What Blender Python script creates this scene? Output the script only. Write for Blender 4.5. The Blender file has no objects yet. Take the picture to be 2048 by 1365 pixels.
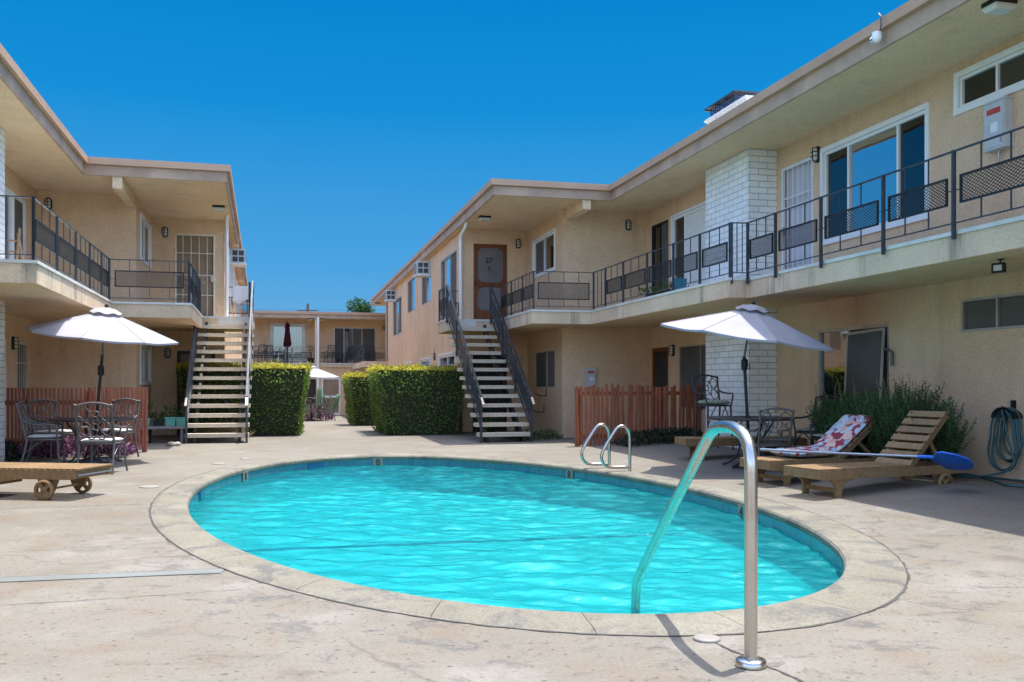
import bpy, bmesh, math, random
from mathutils import Vector, Matrix
random.seed(7)
PI = math.pi
S = bpy.context.scene
C = S.collection

# ------------------------------------------------------------------ camera
CAM_Z = 1.3
cd = bpy.data.cameras.new('camera')
cam = bpy.data.objects.new('camera', cd); C.objects.link(cam)
cam.location = (0, 0, CAM_Z); cam.rotation_euler = (PI/2, 0, 0)
cd.sensor_width = 36; cd.lens = 36*1850/2048
cd.shift_y = (768-682.5)/2048
cd.clip_start = 0.05; cd.clip_end = 2000
S.camera = cam
S.cycles.use_denoising = True
S.cycles.max_bounces = 10; S.cycles.diffuse_bounces = 5; S.cycles.transparent_max_bounces = 16
S.cycles.sample_clamp_indirect = 6
S.cycles.caustics_reflective = False; S.cycles.caustics_refractive = False

# ------------------------------------------------------------------ sky, sun, exposure
sunv = Vector((0.172, 0.14, 1)).normalized()
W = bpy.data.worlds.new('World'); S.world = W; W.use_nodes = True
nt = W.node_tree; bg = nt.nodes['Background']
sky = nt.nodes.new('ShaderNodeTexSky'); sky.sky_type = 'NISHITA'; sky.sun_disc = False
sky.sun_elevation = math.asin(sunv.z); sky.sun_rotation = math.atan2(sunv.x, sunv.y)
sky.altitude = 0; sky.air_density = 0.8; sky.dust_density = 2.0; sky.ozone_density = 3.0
# deep clear-sky blue low down ahead, the texture's own brighter sky round the high sun
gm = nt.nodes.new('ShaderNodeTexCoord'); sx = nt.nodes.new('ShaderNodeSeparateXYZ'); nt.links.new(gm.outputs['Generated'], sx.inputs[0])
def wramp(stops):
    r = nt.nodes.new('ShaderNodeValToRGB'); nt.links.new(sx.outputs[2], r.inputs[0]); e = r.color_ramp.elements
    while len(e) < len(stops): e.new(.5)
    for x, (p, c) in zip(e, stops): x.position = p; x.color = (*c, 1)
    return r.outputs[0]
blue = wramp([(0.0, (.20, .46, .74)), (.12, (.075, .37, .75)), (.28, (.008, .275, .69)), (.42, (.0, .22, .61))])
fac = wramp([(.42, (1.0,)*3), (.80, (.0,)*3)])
fy = nt.nodes.new('ShaderNodeMapRange'); nt.links.new(sx.outputs[1], fy.inputs[0]); fy.inputs[1].default_value = -.15; fy.inputs[2].default_value = .45  # blue ahead only; brighter sky kept behind the camera as added fill light
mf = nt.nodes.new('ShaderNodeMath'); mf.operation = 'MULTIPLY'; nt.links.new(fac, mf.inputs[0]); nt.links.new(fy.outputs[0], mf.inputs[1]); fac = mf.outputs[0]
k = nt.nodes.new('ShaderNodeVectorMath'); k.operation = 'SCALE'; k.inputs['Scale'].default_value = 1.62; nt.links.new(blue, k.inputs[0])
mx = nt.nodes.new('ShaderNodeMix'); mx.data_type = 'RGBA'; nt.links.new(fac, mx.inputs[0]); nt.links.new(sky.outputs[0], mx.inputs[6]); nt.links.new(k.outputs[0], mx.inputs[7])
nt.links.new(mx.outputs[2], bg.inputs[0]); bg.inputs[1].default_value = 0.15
sl = bpy.data.lights.new('sun', 'SUN'); sl.energy = 2.0; sl.angle = math.radians(0.5); sl.color = (1, 0.955, 0.88)
so = bpy.data.objects.new('sun', sl); C.objects.link(so); so.location = (3, 3, 30)
so.rotation_euler = sunv.to_track_quat('Z', 'Y').to_euler()
S.view_settings.view_transform = 'Standard'; S.view_settings.look = 'None'
S.view_settings.exposure = 2.05; S.view_settings.gamma = 1

# ------------------------------------------------------------------ materials
class N:
    def __init__(s, name):
        s.m = bpy.data.materials.new(name); s.m.use_nodes = True
        s.t = s.m.node_tree; s.p = s.t.nodes['Principled BSDF']; s.out = s.t.nodes['Material Output']
    def n(s, typ, **k):
        o = s.t.nodes.new('ShaderNode'+typ)
        for a, v in k.items(): setattr(o, a, v)
        return o
    def l(s, a, b): s.t.links.new(a, b)
    def coord(s, kind='Object', scale=None):
        o = s.n('TexCoord').outputs[kind]
        if scale:
            m = s.n('Mapping'); m.inputs['Scale'].default_value = scale; s.l(o, m.inputs[0]); o = m.outputs[0]
        return o
    def noise(s, co, sc, det=3, rough=.55, dist=0):
        o = s.n('TexNoise'); o.inputs['Scale'].default_value = sc; o.inputs['Detail'].default_value = det
        o.inputs['Roughness'].default_value = rough; o.inputs['Distortion'].default_value = dist
        s.l(co, o.inputs['Vector']); return o.outputs['Fac']
    def ramp(s, fac, stops):
        r = s.n('ValToRGB'); e = r.color_ramp.elements
        while len(e) < len(stops): e.new(.5)
        for x, (pos, c) in zip(e, stops):
            x.position = pos; x.color = (*c, 1) if isinstance(c, tuple) else (c, c, c, 1)
        s.l(fac, r.inputs[0]); return r.outputs[0]
    def mix(s, fac, a, b, typ='MIX'):
        m = s.n('Mix', data_type='RGBA', blend_type=typ)
        for k, v in ((0, fac), (6, a), (7, b)):
            i = m.inputs[k]
            if hasattr(v, 'is_linked'): s.l(v, i)
            elif isinstance(v, tuple): i.default_value = (*v, 1)
            else: i.default_value = v
        return m.outputs[2]
    def math(s, op, a, b=0.0):
        m = s.n('Math', operation=op)
        for i, v in enumerate((a, b)):
            if hasattr(v, 'is_linked'): s.l(v, m.inputs[i])
            else: m.inputs[i].default_value = v
        return m.outputs[0]
    def bump(s, h, st, dist=.01, normal=None):
        b = s.n('Bump'); b.inputs['Strength'].default_value = st; b.inputs['Distance'].default_value = dist
        s.l(h, b.inputs['Height'])
        if normal: s.l(normal, b.inputs['Normal'])
        return b.outputs[0]
    def fin(s, col=None, rough=.7, metal=0, normal=None, spec=.5):
        if col is not None:
            if isinstance(col, tuple): s.p.inputs['Base Color'].default_value = (*col, 1)
            else: s.l(col, s.p.inputs['Base Color'])
        if hasattr(rough, 'is_linked'): s.l(rough, s.p.inputs['Roughness'])
        else: s.p.inputs['Roughness'].default_value = rough
        s.p.inputs['Metallic'].default_value = metal
        s.p.inputs['Specular IOR Level'].default_value = spec
        if normal: s.l(normal, s.p.inputs['Normal'])
        return s.m
def sc3(c, k): return tuple(min(1, x*k) for x in c)

def plain(name, col, rough=.6, metal=0, var=.12, vs=6, bump=.15, bs=60, spec=.5):
    s = N(name); co = s.coord()
    a = s.noise(co, vs, 4)
    c = s.ramp(a, [(.3, sc3(col, 1-var)), (.7, sc3(col, 1+var))])
    nm = s.bump(s.noise(co, bs, 2), bump, .004) if bump else None
    return s.fin(c, rough, metal, nm, spec)

def stucco(name, col, col2, stain=.25):
    s = N(name); co = s.coord()
    big = s.noise(co, .55, 5, .6, .4); mid = s.noise(co, 3.2, 4); fine = s.noise(co, 32, 4, .75)
    c = s.mix(s.ramp(big, [(.35, 0.0), (.68, 1.0)]), col, col2)
    c = s.mix(stain, c, s.ramp(mid, [(.3, sc3(col, .72)), (.72, sc3(col, 1.12))]))
    c = s.mix(.5, c, s.ramp(fine, [(.32, .5), (.62, 1.08)]), 'MULTIPLY')
    drip = s.noise(s.coord(scale=(1, 1, .12)), 2.6, 6, .7)
    c = s.mix(s.ramp(drip, [(.53, 0.0), (.68, .38)]), c, sc3(col, .55))
    h = s.math('ADD', fine, s.math('MULTIPLY', s.noise(co, 22, 4, .6), .8))
    return s.fin(c, .93, 0, s.bump(h, 1.0, .018), .15)

def concrete_edge(name, col):
    s = N(name); co = s.coord()
    st = s.noise(s.coord(scale=(1.6, 1.6, .18)), 1.6, 5, .65)
    big = s.noise(co, 1.1, 5); fine = s.noise(co, 38, 3, .7)
    c = s.mix(s.ramp(big, [(.35, 0.0), (.65, 1.0)]), col, sc3(col, .8))
    c = s.mix(s.ramp(st, [(.555, 0.0), (.68, .75)]), c, (.16, .145, .125))
    c = s.mix(.4, c, s.ramp(fine, [(.32, .5), (.62, 1.0)]), 'MULTIPLY')
    return s.fin(c, .9, 0, s.bump(fine, .8, .012), .2)

def deck_mat():
    s = N('deck_concrete'); co = s.coord()
    big = s.noise(co, .28, 6, .62, .5); mid = s.noise(co, 1.4, 6, .65, .3); fine = s.noise(co, 45, 4, .7); sp = s.noise(co, 130, 3, .75)
    c = s.mix(s.ramp(big, [(.38, 0.0), (.62, 1.0)]), (.198, .183, .152), (.164, .148, .120))
    c = s.mix(s.ramp(mid, [(.52, 0.0), (.66, .62)]), c, (.165, .126, .09))
    c = s.mix(s.ramp(mid, [(.34, .6), (.45, 0.0)]), c, (.24, .222, .198))
    # grey scuffs where the coating has worn off, mostly round the pool
    P = s.n('SeparateXYZ'); s.l(co, P.inputs[0])
    dx = s.math('ADD', P.outputs[0], .71); dy = s.math('ADD', P.outputs[1], -10.95)
    u = s.math('ADD', s.math('MULTIPLY', dx, .322), s.math('MULTIPLY', dy, -.947))
    v = s.math('ADD', s.math('MULTIPLY', dx, .947), s.math('MULTIPLY', dy, .322))
    r = s.math('SQRT', s.math('ADD', s.math('POWER', s.math('DIVIDE', u, 6.4), 2.0), s.math('POWER', s.math('DIVIDE', v, 3.36), 2.0)))
    near = s.ramp(s.math('MULTIPLY', s.math('SUBTRACT', r, 1.0), 2.2), [(0.0, 1.0), (1.0, 0.0)])
    front = s.ramp(s.math('MULTIPLY', s.math('ADD', u, 1.0), .18), [(0.0, .15), (1.0, 1.0)])
    scuff = s.noise(s.coord(scale=(1, 1.3, 1)), 3.1, 10, .78, .5)
    k = s.math('MULTIPLY', s.math('MULTIPLY', near, front), s.ramp(scuff, [(.525, 0.0), (.60, .8)]))
    c = s.mix(k, c, (.085, .085, .085))
    k2 = s.math('MULTIPLY', front, s.ramp(s.noise(s.coord(scale=(1, 1.4, 1)), 1.9, 11, .80, .4), [(.60, 0.0), (.66, .65)]))
    c = s.mix(k2, c, (.10, .096, .092))
    # pits
    c = s.mix(s.ramp(s.noise(co, 26, 1, .4), [(.27, .75), (.34, 0.0)]), c, (.07, .06, .05))
    c = s.mix(.5, c, s.ramp(fine, [(.3, .62), (.65, 1.05)]), 'MULTIPLY'); c = s.mix(.4, c, s.ramp(sp, [(.34, .5), (.62, 1.08)]), 'MULTIPLY')
    # cracks
    v = s.n('TexVoronoi', feature='DISTANCE_TO_EDGE'); v.inputs['Scale'].default_value = .21
    d = s.n('TexNoise'); d.inputs['Scale'].default_value = 1.3; d.inputs['Detail'].default_value = 8; s.l(co, d.inputs[0])
    add = s.n('VectorMath', operation='MULTIPLY_ADD'); s.l(d.outputs['Color'], add.inputs[0]); add.inputs[1].default_value = (.75, .75, 0); s.l(co, add.inputs[2])
    s.l(add.outputs[0], v.inputs['Vector'])
    cr = s.ramp(v.outputs['Distance'], [(.0, .8), (.0022, .0)])
    cr = s.math('MULTIPLY', cr, s.ramp(s.noise(co, .9, 3), [(.42, .15), (.6, 1.0)]))
    c = s.mix(cr, c, (.10, .085, .07))
    h = s.math('ADD', s.math('MULTIPLY', fine, .5), s.math('MULTIPLY', cr, -1.0))
    return s.fin(c, .88, 0, s.bump(h, .35, .006), .25)

def coping_mat():
    s = N('coping_concrete'); co = s.coord()
    mid = s.noise(co, 1.3, 6, .65, .3); fine = s.noise(co, 60, 4, .75); sc = s.noise(co, 2.1, 8, .75, .5)
    c = s.mix(s.ramp(mid, [(.35, 0.0), (.65, 1.0)]), (.225, .212, .168), (.175, .162, .125))
    c = s.mix(s.ramp(sc, [(.49, 0.0), (.60, .85)]), c, (.115, .112, .105))
    c = s.mix(.75, c, s.ramp(fine, [(.34, .5), (.62, 1.05)]), 'MULTIPLY')
    return s.fin(c, .9, 0, s.bump(fine, .7, .008), .25)

def brick_mat():
    s = N('white_painted_brick'); co = s.coord('UV')
    b = s.n('TexBrick'); b.inputs['Scale'].default_value = 1; b.inputs['Mortar Size'].default_value = .006
    b.inputs['Brick Width'].default_value = .36; b.inputs['Row Height'].default_value = .112; b.inputs['Mortar Smooth'].default_value = .15
    b.inputs['Color1'].default_value = (.87, .87, .84, 1); b.inputs['Color2'].default_value = (.80, .80, .76, 1); b.inputs['Mortar'].default_value = (.42, .41, .38, 1)
    s.l(co, b.inputs[0])
    f = s.noise(s.coord(), 40, 3)
    c = s.mix(.35, b.outputs['Color'], s.ramp(s.noise(s.coord(), 3, 4), [(.3, .72), (.65, 1.0)]), 'MULTIPLY')
    h = s.math('SUBTRACT', s.math('MULTIPLY', f, .25), b.outputs['Fac'])
    return s.fin(c, .75, 0, s.bump(h, .9, .014), .3)

def tile_mat():
    s = N('pool_waterline_tile'); co = s.coord('UV')
    b = s.n('TexBrick', offset=0.0); b.inputs['Brick Width'].default_value = .15; b.inputs['Row Height'].default_value = .15
    b.inputs['Mortar Size'].default_value = .004; b.inputs['Scale'].default_value = 1
    b.inputs['Color1'].default_value = (.02, .10, .16, 1); b.inputs['Color2'].default_value = (.03, .15, .20, 1); b.inputs['Mortar'].default_value = (.12, .22, .24, 1)
    s.l(co, b.inputs[0])
    w = s.n('TexWave', wave_type='RINGS', rings_direction='SPHERICAL'); w.inputs['Scale'].default_value = 2.2
    m = s.n('Mapping'); m.inputs['Scale'].default_value = (6.667, 6.667, 6.667)
    s.l(co, m.inputs[0])
    fr = s.n('VectorMath', operation='FRACTION'); s.l(m.outputs[0], fr.inputs[0])
    sb = s.n('VectorMath', operation='SUBTRACT'); s.l(fr.outputs[0], sb.inputs[0]); sb.inputs[1].default_value = (.5, .1, 0)
    s.l(sb.outputs[0], w.inputs[0])
    c = s.mix(s.ramp(w.outputs[1], [(.45, 0.0), (.6, .45)]), b.outputs[0], (.16, .34, .38))
    return s.fin(c, .15, 0, None, .5)

def water_mat():
    s = N('pool_water')
    s.t.nodes.remove(s.p)
    co = s.coord()
    n0 = s.noise(s.coord(scale=(1.0, 1.5, 1)), 2.6, 3, .5, .8); n1 = s.noise(s.coord(scale=(1.0, 1.6, 1)), 5.2, 5, .66, 1.6); n2 = s.noise(s.coord(scale=(1, 1.5, 1)), 23, 3, .6, .8)
    h = s.math('ADD', s.math('MULTIPLY', n0, .8), s.math('ADD', n1, s.math('MULTIPLY', n2, .35)))
    nb = s.bump(h, .5, .03)
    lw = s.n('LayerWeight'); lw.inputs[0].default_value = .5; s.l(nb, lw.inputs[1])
    # light through ripples put into the colour: paler facing the eye, deeper turquoise turned away
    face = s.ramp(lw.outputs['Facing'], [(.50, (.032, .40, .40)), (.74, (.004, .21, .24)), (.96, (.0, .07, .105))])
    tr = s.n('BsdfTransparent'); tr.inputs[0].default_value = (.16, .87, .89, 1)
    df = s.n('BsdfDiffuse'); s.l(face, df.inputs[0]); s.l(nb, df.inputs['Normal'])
    gl = s.n('BsdfGlossy'); gl.inputs['Roughness'].default_value = .12; s.l(nb, gl.inputs['Normal'])
    fr = s.n('Fresnel'); fr.inputs[0].default_value = 1.33; s.l(nb, fr.inputs[1])
    m1 = s.n('MixShader'); m1.inputs[0].default_value = .34; s.l(tr.outputs[0], m1.inputs[1]); s.l(df.outputs[0], m1.inputs[2])
    m2 = s.n('MixShader'); s.l(s.math('MULTIPLY', fr.outputs[0], .6), m2.inputs[0]); s.l(m1.outputs[0], m2.inputs[1]); s.l(gl.outputs[0], m2.inputs[2])
    s.l(m2.outputs[0], s.out.inputs[0]); return s.m

def glass_mat(name, tint=(.55, .6, .6), add=.10):
    s = N(name); s.t.nodes.remove(s.p)
    tr = s.n('BsdfTransparent'); tr.inputs[0].default_value = (*tint, 1)
    gl = s.n('BsdfGlossy'); gl.inputs['Roughness'].default_value = .01
    gl.inputs[0].default_value = (.9, .95, 1, 1)
    fr = s.n('Fresnel'); fr.inputs[0].default_value = 1.5
    nb = s.bump(s.noise(s.coord(), 1.1, 1), .06, .05); s.l(nb, gl.inputs['Normal'])
    f = s.math('ADD', fr.outputs[0], add)
    m = s.n('MixShader'); s.l(f, m.inputs[0]); s.l(tr.outputs[0], m.inputs[1]); s.l(gl.outputs[0], m.inputs[2])
    s.l(m.outputs[0], s.out.inputs[0]); return s.m

def wood_mat(name, col, var=.3, sc=(14, 14, 1.2), rough=.65):
    s = N(name)
    g = s.noise(s.coord(scale=sc), 2.2, 5, .6, .6); big = s.noise(s.coord(), 1.7, 3)
    isl = s.n('NewGeometry').outputs['Random Per Island']
    c = s.ramp(g, [(.28, sc3(col, 1-var)), (.7, sc3(col, 1+var*.6))])
    c = s.mix(.5, c, s.ramp(isl, [(0, .62), (1, 1.12)]), 'MULTIPLY')
    c = s.mix(.3, c, s.ramp(big, [(.35, .7), (.65, 1.0)]), 'MULTIPLY')
    return s.fin(c, rough, 0, s.bump(g, .3, .004), .3)

def leaf_mat(name, a, b, c3=None, rough=.75, trans=.25):
    s = N(name); isl = s.n('NewGeometry').outputs['Random Per Island']
    big = s.noise(s.coord(), 2.3, 3)
    c = s.ramp(isl, [(0.0, a), (.65, b), (1.0, c3 or b)])
    c = s.mix(.55, c, s.ramp(big, [(.32, .55), (.66, 1.1)]), 'MULTIPLY')
    s.fin(c, rough, 0, None, .12)
    if trans:
        t = s.n('BsdfTranslucent'); s.l(c, t.inputs[0])
        m = s.n('MixShader'); m.inputs[0].default_value = trans
        s.l(s.p.outputs[0], m.inputs[1]); s.l(t.outputs[0], m.inputs[2]); s.l(m.outputs[0], s.out.inputs[0])
    return s.m

def hedge_mat(name, top):
    # a privet kind: the new growth on the clipped top is yellow, its colour brightened for light through the leaves, the older leaves below are green
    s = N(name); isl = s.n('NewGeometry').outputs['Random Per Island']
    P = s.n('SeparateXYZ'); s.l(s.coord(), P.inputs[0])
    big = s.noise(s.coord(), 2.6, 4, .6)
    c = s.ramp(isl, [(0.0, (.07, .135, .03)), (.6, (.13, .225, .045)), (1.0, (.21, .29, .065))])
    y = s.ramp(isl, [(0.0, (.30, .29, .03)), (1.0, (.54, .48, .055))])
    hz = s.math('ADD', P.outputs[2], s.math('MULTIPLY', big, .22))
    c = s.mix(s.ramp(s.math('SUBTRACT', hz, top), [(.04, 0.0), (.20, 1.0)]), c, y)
    c = s.mix(.5, c, s.ramp(big, [(.34, .6), (.66, 1.15)]), 'MULTIPLY')
    s.fin(c, .65, 0, None, .15)
    t = s.n('BsdfTranslucent'); s.l(c, t.inputs[0])
    m = s.n('MixShader'); m.inputs[0].default_value = .34
    s.l(s.p.outputs[0], m.inputs[1]); s.l(t.outputs[0], m.inputs[2]); s.l(m.outputs[0], s.out.inputs[0])
    return s.m

def floral_mat():
    s = N('floral_fabric'); co = s.coord()
    d = s.noise(co, 9, 3)
    v = s.n('TexVoronoi', feature='F1'); v.inputs['Scale'].default_value = 9.5; s.l(co, v.inputs[0])
    w = s.math('SINE', s.math('ADD', s.math('MULTIPLY', v.outputs['Distance'], 46.0), s.math('MULTIPLY', d, 9.0)))
    sep = s.n('SeparateColor'); s.l(v.outputs['Color'], sep.inputs[0])
    pet = s.ramp(sep.outputs[0], [(0.0, (.16, .26, .42)), (.3, (.50, .20, .16)), (.5, (.55, .34, .27)), (.72, (.30, .42, .52)), (1.0, (.56, .46, .38))])
    pet.node.color_ramp.interpolation = 'CONSTANT'
    c = s.mix(s.ramp(w, [(.45, 0.0), (.55, 1.0)]), pet, (.58, .56, .53))
    c = s.mix(s.ramp(v.outputs['Distance'], [(.58, 0.0), (.66, 1.0)]), c, (.24, .04, .06))
    return s.fin(c, .9, 0, s.bump(s.noise(co, 120, 2), .2, .003), .2)

def fabric_mat(name, col, var=.06):
    s = N(name); co = s.coord()
    a = s.noise(co, 2.5, 4); f = s.noise(co, 220, 2)
    c = s.ramp(a, [(.3, sc3(col, 1-var)), (.7, sc3(col, 1+var))])
    s.fin(c, .95, 0, s.bump(s.math('ADD', s.math('MULTIPLY', a, .6), f), .15, .006), .1)
    t = s.n('BsdfTranslucent'); s.l(c, t.inputs[0])
    m = s.n('MixShader'); m.inputs[0].default_value = .22
    s.l(s.p.outputs[0], m.inputs[1]); s.l(t.outputs[0], m.inputs[2]); s.l(m.outputs[0], s.out.inputs[0])
    return s.m

def steel_mat():
    s = N('stainless_pipe'); co = s.coord()
    a = s.noise(s.coord(scale=(30, 30, 1)), 3, 4); b = s.noise(co, 5, 4)
    r = s.ramp(a, [(.3, .16), (.7, .32)])
    c = s.mix(s.ramp(b, [(.5, 0.0), (.75, .55)]), (.55, .53, .49), (.36, .28, .19))
    return s.fin(c, r, 1.0, s.bump(a, .05, .002))

def mesh_screen_mat(name, col):
    return plain(name, col, .75, 0, .18, 1.4, .1, 300, .3)

M = dict(
    stucco=stucco('beige_stucco', (.82, .575, .36), (.71, .47, .28)),
    stucco_pink=stucco('peach_stucco', (.84, .595, .385), (.74, .495, .30)),
    soffit=stucco('soffit_stucco', (.88, .66, .43), (.84, .59, .36), .2),
    edge=concrete_edge('balcony_edge_plaster', (.80, .62, .43)),
    lip=plain('deck_coating', (.60, .60, .56), .7, 0, .12, 3),
    deckfloor=plain('balcony_floor', (.35, .33, .31), .85, 0, .15, 3),
    fascia=plain('fascia_paint', (.42, .285, .198), .6, 0, .2, 2.2, .12, 40, .35),
    trim=plain('gutter_paint', (.45, .28, .175), .5, 0, .09, 2.0, .06, 40, .4),
    roofing=plain('roofing', (.45, .43, .40), .9, 0, .2, 2),
    brick=brick_mat(), tile=tile_mat(), water=water_mat(), deck=deck_mat(), coping=coping_mat(),
    plaster=plain('pool_plaster', (.27, .42, .43), .8, 0, .08, 1.5, .1, 20, .2),
    bluetile=plain('dark_blue_tile', (.012, .10, .20), .3, 0, .2, 8),
    panelmesh=plain('expanded_metal_paint', (.014, .018, .022), .5, .2, .25, 9, .1, 80, .4),
    rail=plain('railing_paint', (.035, .045, .055), .42, .2, .25, 9, .15, 80, .5),
    railblue=plain('sunlit_rail_paint', (.045, .055, .07), .4, .35, .25, 9, .15, 80, .5),  # lighter copy of the railing paint, sunlit sheen put into the colour
    steel=steel_mat(),
    white=plain('white_vinyl', (.78, .78, .76), .4, 0, .05, 3, .04, 40),
    alu=plain('aluminium_frame', (.42, .40, .36), .4, .6, .12, 5, .05),
    grayplastic=plain('grey_enclosure', (.50, .51, .50), .45, 0, .07, 5, .05),
    glass=glass_mat('window_glass'), glassdark=glass_mat('window_glass_dark', (.35, .38, .40), .05), glassblue=glass_mat('sky_glass', (.9, .93, .95), .55),
    screen=mesh_screen_mat('window_screen', (.10, .095, .085)), screenbrown=mesh_screen_mat('door_screen_brown', (.30, .21, .14)),
    screengrey=mesh_screen_mat('door_screen_grey', (.17, .15, .145)),
    dark=plain('dark_interior', (.035, .032, .03), .9, 0, .2),  # near-black colour stands in for the shade of unlit rooms
    curtain=plain('curtain', (.80, .84, .86), .9, 0, .12, 5), blind=plain('window_blind', (.70, .70, .66), .8, 0, .06, 8),
    doorbeige=plain('door_paint_beige', (.48, .38, .26), .55, 0, .1, 3), doorwhite=plain('door_paint_grey', (.55, .53, .56), .5, 0, .06, 3),
    bar=plain('security_bar_paint', (.66, .60, .46), .45, .1, .1, 6), barwhite=plain('white_bar_paint', (.74, .75, .76), .4, .1, .05, 6),
    woodred=wood_mat('stained_screen_door_wood', (.20, .062, .02)), fence=wood_mat('redwood_slat', (.40, .145, .085), .3),
    fenceold=wood_mat('weathered_redwood', (.36, .115, .055), .4), teak=wood_mat('lounger_wood', (.26, .165, .08), .25, (8, 8, 8)),
    oldwood=wood_mat('bare_wood', (.42, .28, .16), .3),
    tread=None, black=plain('black_metal', (.012, .012, .013), .5, .2, .2), lampglass=plain('lamp_glass', (.55, .56, .52), .25, 0, .06, 5, 0),
    castiron=plain('cast_aluminium_dark', (.05, .048, .055), .45, .4, .25, 14, .2, 90), castgrey=plain('cast_aluminium_grey', (.115, .108, .108), .45, .35, .2, 14, .2, 90),
    cushion=fabric_mat('cushion_pale', (.56, .56, .56)), cushgreen=None, canopy=fabric_mat('umbrella_canvas', (.385, .375, .41)), maroon=fabric_mat('maroon_canvas', (.075, .010, .02)),
    floral=floral_mat(), netblue=plain('blue_plastic', (.012, .14, .62), .35, 0, .1, 5), pole=plain('anodised_pole', (.30, .34, .40), .3, .8, .06),
    hose=plain('garden_hose', (.03, .088, .088), .45, 0, .2, 8), mint=plain('mint_planter', (.12, .45, .36), .5, 0, .12, 4), pink=plain('pink_pot', (.55, .16, .45), .5),
    rosemary=leaf_mat('rosemary_needles', (.022, .085, .022), (.045, .14, .035), (.11, .20, .08)),
    purple=leaf_mat('purple_leaves', (.08, .03, .06), (.17, .065, .135), (.34, .22, .31)), darkleaf=leaf_mat('dark_leaves', (.02, .035, .015), (.045, .06, .03), (.10, .10, .10)),
    plant=leaf_mat('plant_leaves', (.03, .07, .02), (.06, .13, .035), (.14, .19, .05)), straw=leaf_mat('dry_grass', (.22, .17, .08), (.35, .28, .14)),
    treeleaf=leaf_mat('tree_leaves', (.02, .06, .02), (.04, .10, .03), (.08, .14, .04)), bark=plain('bark', (.12, .09, .065), .9, 0, .3, 12, .5, 30),
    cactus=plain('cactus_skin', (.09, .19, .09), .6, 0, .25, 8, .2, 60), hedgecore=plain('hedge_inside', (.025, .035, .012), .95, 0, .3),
    stone=plain('stone', (.42, .38, .32), .9, 0, .25, 6, .4, 40), patch=plain('grey_patch', (.135, .148, .14), .85, 0, .12, 3, .25, 60), grout=plain('grout', (.05, .047, .044), .95, 0, .35, 5, .5, 50),
    lid=plain('white_lid', (.215, .20, .178), .6, 0, .1, 8), red=plain('red_sticker', (.50, .05, .04), .5, 0, .05), cloth=fabric_mat('white_cloth', (.62, .64, .70)), bluecloth=fabric_mat('blue_cloth', (.10, .22, .34)),
    soil=plain('soil', (.17, .125, .085), .95, 0, .3, 6, .6, 40), teal=plain('teal_pot', (.02, .20, .30), .4), chimneywhite=plain('white_flashing', (.70, .70, .70), .5, 0, .08, 4), vent=plain('galvanised_dark', (.06, .07, .08), .5, .5, .2, 10), arrestor=plain('arrestor_grille', (.05, .10, .20), .6, .2),
    greybench=plain('grey_bench', (.30, .28, .27), .8, 0, .15, 6), basketdark=plain('dark_tub', (.015, .02, .025), .6),
)
def tread_mat():
    s = N('exposed_aggregate'); co = s.coord(); f = s.noise(co, 70, 3, .8)
    c = s.ramp(f, [(.32, (.24, .20, .15)), (.5, (.60, .51, .38)), (.66, (.80, .71, .56))])
    return s.fin(c, .9, 0, s.bump(f, .6, .008), .2)
M['tread'] = tread_mat()
def cushgreen_mat():
    s = N('cushion_green_print'); co = s.coord(); f = s.noise(co, 26, 3, .6, 1.5)
    return s.fin(s.ramp(f, [(.42, (.14, .20, .14)), (.52, (.45, .47, .38))]), .95, 0, None, .1)
M['cushgreen'] = cushgreen_mat()

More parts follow.
